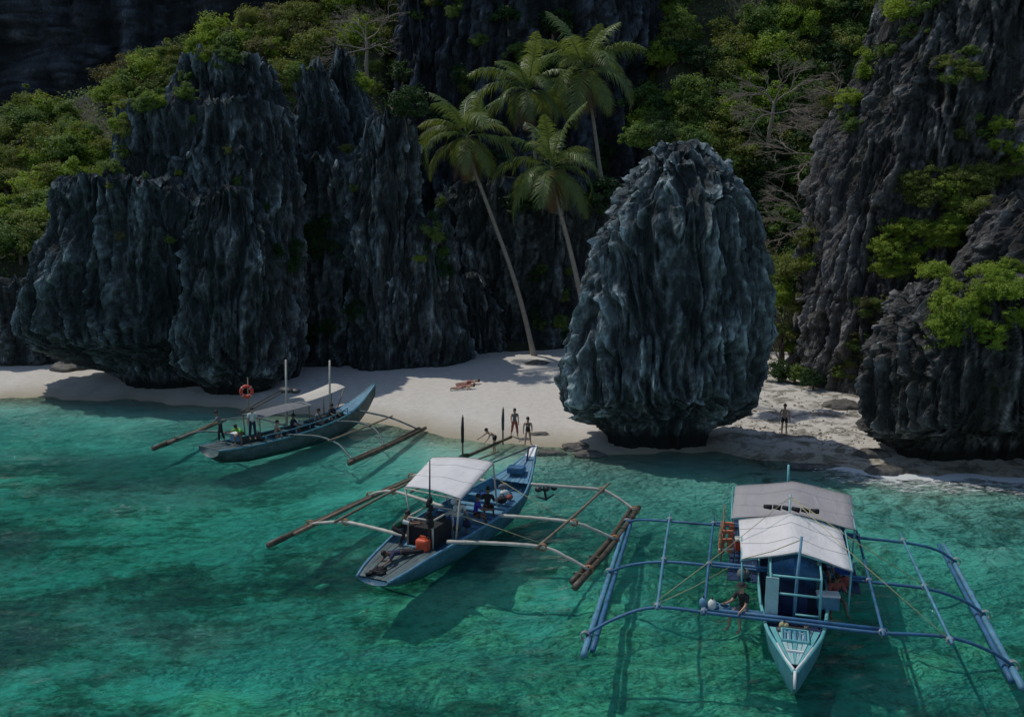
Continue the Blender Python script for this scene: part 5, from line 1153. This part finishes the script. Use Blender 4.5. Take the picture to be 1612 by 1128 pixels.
# ---- the far boat at the left
def far_boat():
    o = PZ(440, 700, 0)
    t = thing("outrigger_boat", "farthest boat, grey-green hull with a raised bow on the beach side, at the left", "boat", (o.x, o.y, 0), -R(36), "outrigger boats moored in the cove")
    st = [(-4.6, .85, .78, .3, .1), (-4.0, 1.0, .76, -.1, .2), (-2.5, 1.05, .74, -.35, .35), (0, 1.0, .76, -.4, .45), (2.5, .85, .92, -.35, .5), (4.2, .7, 1.2, -.15, .52), (5.4, .42, 1.6, .25, .55), (6.3, .2, 2.1, 1.0, .58), (6.9, .07, 2.5, 1.8, .6)]
    hull(t, st, M['hull_grey'], M['hull_teal'], .38, M['hull_grey'])
    for k in range(8):
        a0, a1 = -1 + 2 * k / 8 + .015, -1 + 2 * (k + 1) / 8 - .015
        for (ya, yb, m_) in ((-4.6, -3.2, 'hull_grey'), (4.0, 6.8, 'blue_light')):
            rows = []
            for y in np.linspace(ya, yb, 6):
                b_, s, x = width_at(st, y); b_ = max(.03, b_ - .05); rows.append([(x + b_ * a0, y, s + .015 + .01 * (k % 2)), (x + b_ * a1, y, s + .015 + .01 * (k % 2))])
            MB().sheet(rows, .03).build("plank", M[m_], t, sm=False)
    for y in (-1, .5, 2, 3.3):
        b_, s, x = width_at(st, y); MB().box((x, y, s - .1), (b_ * 1.9, .28, .05), bev=.01).build("thwart", M['hull_teal'], t, sm=False)
    for y in np.linspace(-2, 4, 7):
        b_, s, x = width_at(st, y); MB().tube([(x + b_, y, s), (x + b_ + .02, y, s + .38)], .025, 5).build("rail_post", M['hull_teal'], t)
    MB().tube(arc([(width_at(st, y)[2] + width_at(st, y)[0] + .02, y, width_at(st, y)[1] + .38) for y in np.linspace(-2, 4, 5)], 4), .03, 6).build("hand_rail", M['hull_teal'], t)
    # canopy: a cream awning on posts, a dark lower one behind it
    rows = [[Vector((-1.5 + .17 * j - .08 * i, 2.0 + .45 * i, 2.12 + .12 * math.sin(math.pi * j / 9) + .03 * i - .06 * math.sin(math.pi * i / 8))) for j in range(10)] for i in range(9)]
    MB().sheet(rows, .025).build("awning", M['canvas_cream'], t, sm=False)
    rows = [[Vector((-.75 + .19 * j, -1.9 + .46 * i, 1.95 + .10 * math.sin(math.pi * j / 8) + .015 * i)) for j in range(9)] for i in range(9)]
    MB().sheet(rows, .025).build("rear_awning", M['grey_cloth'], t, sm=False)
    for (x, y, z) in ((-.7, -1.8, 1.92), (.7, -1.8, 1.92), (-.7, 1.6, 2.0), (.7, 1.6, 2.0), (-1.6, 5.4, 2.3), (-.3, 5.2, 2.3), (-.1, 3.4, 2.15)):
        MB().tube([(max(-.6, min(x, 1.35)), min(y, 4.4), .8), (x, y, z)], .035, 6).build("awning_post", M['bamboo'], t)
    for (x, y) in ((-1.1, -1.9), (-.95, -1.5)): MB().tube([(x, y, 1.95), (x - .4, y + 3.6, 2.75)], .035, 6).build("roof_pole", M['bamboo_dark'], t)
    rows = MB(); rows.ball((-1.2, 1.6, 2.72), (.55, .35, .18), 9, 7); rows.ball((-.8, 1.9, 2.66), (.4, .3, .16), 9, 7); rows.build("roof_bundle", M['dark_grey'], t)
    for (px, py0, py1, Y) in ((450, 566, 640, 49.5), (519, 567, 655, 51.5)):
        a, b_ = PY(px, py1, Y), PY(px, py0, Y); iv = t_inv(o, 36); MB().tube([iv @ Vector((a.x, a.y, .6)), iv @ b_], [.07, .055], 7).build("pole", M['bamboo_pale'], t)
    # outriggers
    for pts in ([(1.4, -.4, .85), (3.1, .1, .9), (4.7, 0, .75), (5.7, -.3, .45), (6.25, -.45, .22)], [(1.2, 3.0, .95), (2.6, 3.6, .95), (4.0, 3.4, .8), (5.0, 2.9, .5), (5.65, 2.45, .22)], [(.9, 4.9, 1.25), (1.9, 5.3, 1.1), (2.9, 5.75, .9), (3.8, 6.1, .6), (4.5, 6.5, .25)],
                [(-.9, -2.2, .85), (-2.2, -2.4, .9), (-3.6, -2.7, .75), (-4.7, -3.3, .3)], [(-.7, 1.0, .85), (-2.8, 1.0, .95), (-5.0, .9, .7), (-6.7, 1.0, .28)]):
        bamboo("outrigger_beam", t, pts, .062, M['hull_grey']); lash(t, pts[-1], .15, 'bamboo_dark')
    bamboo("outrigger_float", t, [(6.35, -.8, .16), (5.5, 3, .16), (4.4, 7.2, .2)], .14, M['bamboo_dark']); bamboo("float_pole", t, [(6.1, -.6, .2), (5.3, 3, .2), (4.2, 6.9, .24)], .09, M['bamboo_dark'])
    bamboo("outrigger_float", t, [(-4.4, -4.9, .16), (-5.6, -1.8, .18), (-6.95, 1.6, .24)], .15, M['bamboo_dark']); bamboo("float_pole", t, [(-4.55, -3.9, .24), (-5.5, -1.6, .24), (-6.7, 1.3, .3)], .10, M['bamboo'])
    bamboo("outrigger_rail", t, [(4.3, -.3, .92), (3.6, 3.4, .96), (2.9, 6.0, .95)], .055, M['bamboo']); 
    return t
def t_inv(o, h): return (Matrix.Translation((o.x, o.y, 0)) @ Matrix.Rotation(-R(h), 4, 'Z')).inverted()
fb = far_boat(); fbM = Matrix.Translation(fb.location) @ Matrix.Rotation(fb.rotation_euler.z, 4, 'Z')
def fbp(x, y, z): return fbM @ Vector((x, y, z))
person("person in dark grey clothes standing on the farthest boat's stern, left of the green shirt", fbp(-.35, -3.5, .84), 250, fk(18, (14, -8), (14, 10), (35, 20), (30, 30)), {'shirt': (SHIRT, 'grey_cloth'), 'trousers': (TROUSERS, 'black')}, skin='skin_dark')
person("person in a lime green shirt crouching on the farthest boat's stern", fbp(.75, -3.0, .82), 200, crouch, {'shirt': (SHIRT, 'green_cloth'), 'shorts': (SHORTS, 'black')}, seat=None, skin='skin_dark')
person("person in dark blue-grey standing behind the green shirt on the farthest boat", fbp(.45, -2.1, .82), 150, stand, {'shirt': (SHIRT, 'white_cloth'), 'trousers': (TROUSERS, 'navy_cloth')}, skin='skin')
person("bare-backed person sitting just ahead of the green shirt on the farthest boat", fbp(.8, -.9, .78), 60, sit, {'shorts': (SHORTS, 'black')}, seat=0, skin='skin')
person("person in dark clothes sitting amidships on the farthest boat", fbp(.35, .6, .82), 100, sit, {'shirt': (SHIRT, 'navy_cloth'), 'shorts': (SHORTS, 'black')}, seat=0, skin='skin_dark')
person("person in grey sitting forward of amidships on the farthest boat", fbp(.6, 2.1, .92), 80, sit2, {'shirt': (SHIRT, 'grey_cloth'), 'shorts': (SHORTS, 'navy_cloth')}, seat=0, skin='skin_dark')
person("person in black sitting near the farthest boat's bow", fbp(.55, 3.3, 1.0), 120, sit, {'shirt': (SHIRT, 'black'), 'shorts': (SHORTS, 'black')}, seat=0, skin='skin_dark')
p = PY(388, 616, 46.6)
lb_ = thing("lifebuoy", "red ring lifebuoy hung high on a pole at the farthest boat's stern", "lifebuoy", p, R(15))
mb = MB(); N1, N2 = 24, 9
for i in range(N1):
    a = 6.283 * i / N1
    for k in range(N2):
        b_ = 6.283 * k / N2; rr = .28 + .095 * math.cos(b_); mb.v.append((rr * math.cos(a), .095 * math.sin(b_), rr * math.sin(a)))
for i in range(N1):
    for k in range(N2): mb.f.append((i * N2 + k, i * N2 + (k + 1) % N2, ((i + 1) % N1) * N2 + (k + 1) % N2, ((i + 1) % N1) * N2 + k))
mb.build("ring", M['red'], lb_)
for k in range(4):
    a = .785 + 1.571 * k; q = MB(); q.tube([(.28 * math.cos(a + d), 0, .28 * math.sin(a + d)) for d in (-.06, 0, .06)], .099, 9); q.build("band", M['white_cloth'], lb_)
iv = t_inv(fb.location, 36); a = iv @ Vector(p); MB().tube([(a.x, a.y + .05, .5), (a.x, a.y + .12, a.z + .75)], .035, 6).build("buoy_pole", M['bamboo'], fb)

def crate(loc, rz, d, m_, lab, nm="crate"):
    c = thing(nm, lab, nm.replace("_", " "), loc, rz); MB().box((0, 0, d[2] / 2), d, bev=.02).build("box", M[m_], c, sm=False); MB().box((0, 0, d[2] + .02), (d[0] * 1.04, d[1] * 1.04, .05), bev=.012).build("lid", M['white_cloth' if m_ != 'white_cloth' else 'blue_light'], c, sm=False)
def bundle(loc, s_, m_, lab, nm="bag", seed=0):
    r_ = random.Random(seed); b_ = thing(nm, lab, nm.replace("_", " "), loc, r_.uniform(0, 3)); q = MB()
    for k in range(3): q.ball((r_.uniform(-.5, .5) * s_, r_.uniform(-.4, .4) * s_, s_ * .6), (s_ * r_.uniform(.6, 1), s_ * r_.uniform(.5, .8), s_ * r_.uniform(.5, .8)), 9, 6)
    q.build("sack", M[m_], b_); MB().tube([(-s_ * .4, 0, s_ * 1.1), (0, .02, s_ * 1.5), (s_ * .4, 0, s_ * 1.1)], .02, 5).build("strap", M['black'], b_)
rz_n, rz_m, rz_f = nb.rotation_euler.z, mbt.rotation_euler.z, fb.rotation_euler.z
crate(nbp(1.55, -4.6, 1.01), rz_n + .1, (.6, .4, .35), 'orange', "orange crate on the nearest boat's left side deck under the rear canopy")
crate(nbp(-1.6, -3.2, 1.01), rz_n - .2, (.5, .4, .4), 'blue_cloth', "blue crate on the nearest boat's right side deck")
bundle(nbp(1.5, -1.9, 1.01), .26, 'grey_cloth', "grey sack on the nearest boat's left side deck behind the seated person", seed=1)
bundle(nbp(-1.5, -2.2, 1.01), .24, 'red_cloth', "dull red sack on the nearest boat's right side deck", seed=2)
bundle(nbp(.3, 1.45, 1.08), .14, 'rope', "yellow rope heap on the nearest boat's foredeck", "rope_heap", seed=3)
bundle(nbp(-.28, 1.5, 1.08), .13, 'dark_grey', "dark chain heap on the nearest boat's foredeck", "chain_heap", seed=4)
for k, (x, y, m_, lab) in enumerate(((2.55, .9, 'blue_light', "pale blue buoy lashed to the nearest boat's left rail, outermost"), (2.3, .95, 'white_cloth', "white buoy lashed to the nearest boat's left rail"))):
    b_ = thing("buoy", lab, "buoy", nbp(x, y, 1.2), rz_n); MB().ball((0, 0, .1), (.13, .13, .17), 9, 7).build("float_body", M[m_], b_); MB().tube([(0, 0, .26), (0, .02, .34)], .03, 6).build("eyelet", M['dark_grey'], b_)
bundle(mbp(.1, -.3, .93), .24, 'navy_cloth', "navy sack behind the middle boat's engine box, left side", seed=5)
bundle(mbp(-.35, 1.5, .93), .22, 'white_cloth', "white sack on the middle boat's left side under the canopy", seed=6)
bundle(mbp(1.35, 3.0, .98), .2, 'red_cloth', "dull red sack at the middle boat's right gunwale, forward", seed=7)
bundle(mbp(.4, 4.0, 1.02), .22, 'grey_cloth', "grey sack behind the middle boat's bow boards", seed=8)
crate(mbp(.75, -.5, .9), rz_m + .1, (.55, .4, .4), 'blue_light', "pale blue crate just forward of the middle boat's engine box")
bundle(mbp(-.1, -2.2, .85), .25, 'black', "black sack left of the middle boat's engine box", seed=9)
bundle(mbp(1.2, -1.1, .92), .2, 'dark_grey', "dark sack right of the middle boat's engine box", seed=10)
bundle(fbp(.9, .2, .76), .24, 'navy_cloth', "navy sack amidships on the farthest boat, right side", seed=11)
bundle(fbp(.1, 1.4, .8), .25, 'white_cloth', "white sack amidships on the farthest boat", seed=12)
bundle(fbp(.9, 1.6, .82), .22, 'black', "black sack forward of amidships on the farthest boat", seed=13)
bundle(fbp(.2, -1.6, .75), .26, 'dark_grey', "dark sack behind the standing person on the farthest boat", seed=14)
crate(fbp(-.2, -2.7, .75), rz_f, (.5, .4, .4), 'blue_light', "pale crate beside the crew on the farthest boat's stern")
bundle(fbp(.6, 4.0, 1.12), .2, 'grey_cloth', "grey sack under the farthest boat's raised bow", seed=15)
# ------------------------------------------------------------------ small rocks at the waterline
def small_rock(px, py, r, lab, mat='shore_stone', squash=.55, seed=0):
    g = on_ground(px, py); bm = bmesh.new(); bmesh.ops.create_icosphere(bm, subdivisions=4, radius=1)
    V = np.array([v.co[:] for v in bm.verts]); d = 1 + .35 * fbm(V * 1.1 + seed * 5.1, 3) + .16 * (ridged(V * [2.2, 2.2, 1.0] + seed, 2) - .5); V = V * d[:, None] * [r[0], r[1], r[2]]
    F_ = [tuple(v.index for v in f.verts) for f in bm.faces]; bm.free()
    o = fast_mesh("shore_rock", V, np.array(F_), M[mat], loc=(g.x, g.y, g.z - r[2] * .15), extra={"ridge": np.clip(.5 + fbm(V * 3, 2) * .5, 0, 1)})
    return tag(o, lab, "rock")
small_rock(850, 683, (.6, .3, .14), "low flat dark rock in the sand, farthest left of the boulder's foot", seed=1)
small_rock(868, 714, (.9, .4, .22), "flat wet rock at the waterline left of the boulder's foot", seed=2)
small_rock(908, 704, (.8, .6, .3), "dark rock touching the left side of the boulder's foot", seed=3)
small_rock(928, 716, (.8, .5, .3), "dark rock at the front left corner of the boulder's foot", seed=4)
small_rock(1372, 715, (1.0, .6, .35), "brown rock lying before the low waterside rock's undercut", seed=5)
small_rock(1392, 742, (.9, .6, .4), "wet bluish rock washed by foam below the low waterside rock", seed=6)
small_rock(1280, 735, (1.4, .5, .2), "long flat wet rock in the shadow at the cove beach's edge", seed=7)
small_rock(846, 572, (1.0, .7, .3), "brown rooty mound at the leaning palm's foot", seed=8)
small_rock(110, 580, (1.5, 1.2, .7), "dark snout-shaped rock under the left end of the rock stack", seed=9)
small_rock(1325, 640, (1.2, .8, .5), "grey rock on the sand at the foot of the tall right cliff", seed=10)
# pebbles and coral rubble on the cove beach
pb = MB(); r = random.Random(5)
for k in range(650):
    px, py = r.uniform(1130, 1390), r.uniform(615, 712); g = on_ground(px, py)
    if g.z < .03 or fbm(np.array([[g.x * .8, g.y * .8, 0]]), 2)[0] < -.05: continue
    s_ = r.uniform(.02, .085); a = r.uniform(0, 6.28)
    pb.add([(g.x + s_ * math.cos(a + q) * r.uniform(.7, 1.3), g.y + s_ * math.sin(a + q) * r.uniform(.7, 1.3), g.z + .03) for q in (0, 1.57, 3.14, 4.71)] + [(g.x, g.y, g.z + .03 + s_ * .7)] + [(g.x + s_ * .9 * math.cos(a + q), g.y + s_ * .9 * math.sin(a + q), g.z - .1) for q in (0, 1.57, 3.14, 4.71)], [(0, 1, 4), (1, 2, 4), (2, 3, 4), (3, 0, 4), (0, 5, 6, 1), (1, 6, 7, 2), (2, 7, 8, 3), (3, 8, 5, 0)])
tag(pb.build("pebbles", M['rubble'], None, sm=False), "brown pebbles and coral rubble strewn over the cove beach", kind="stuff")
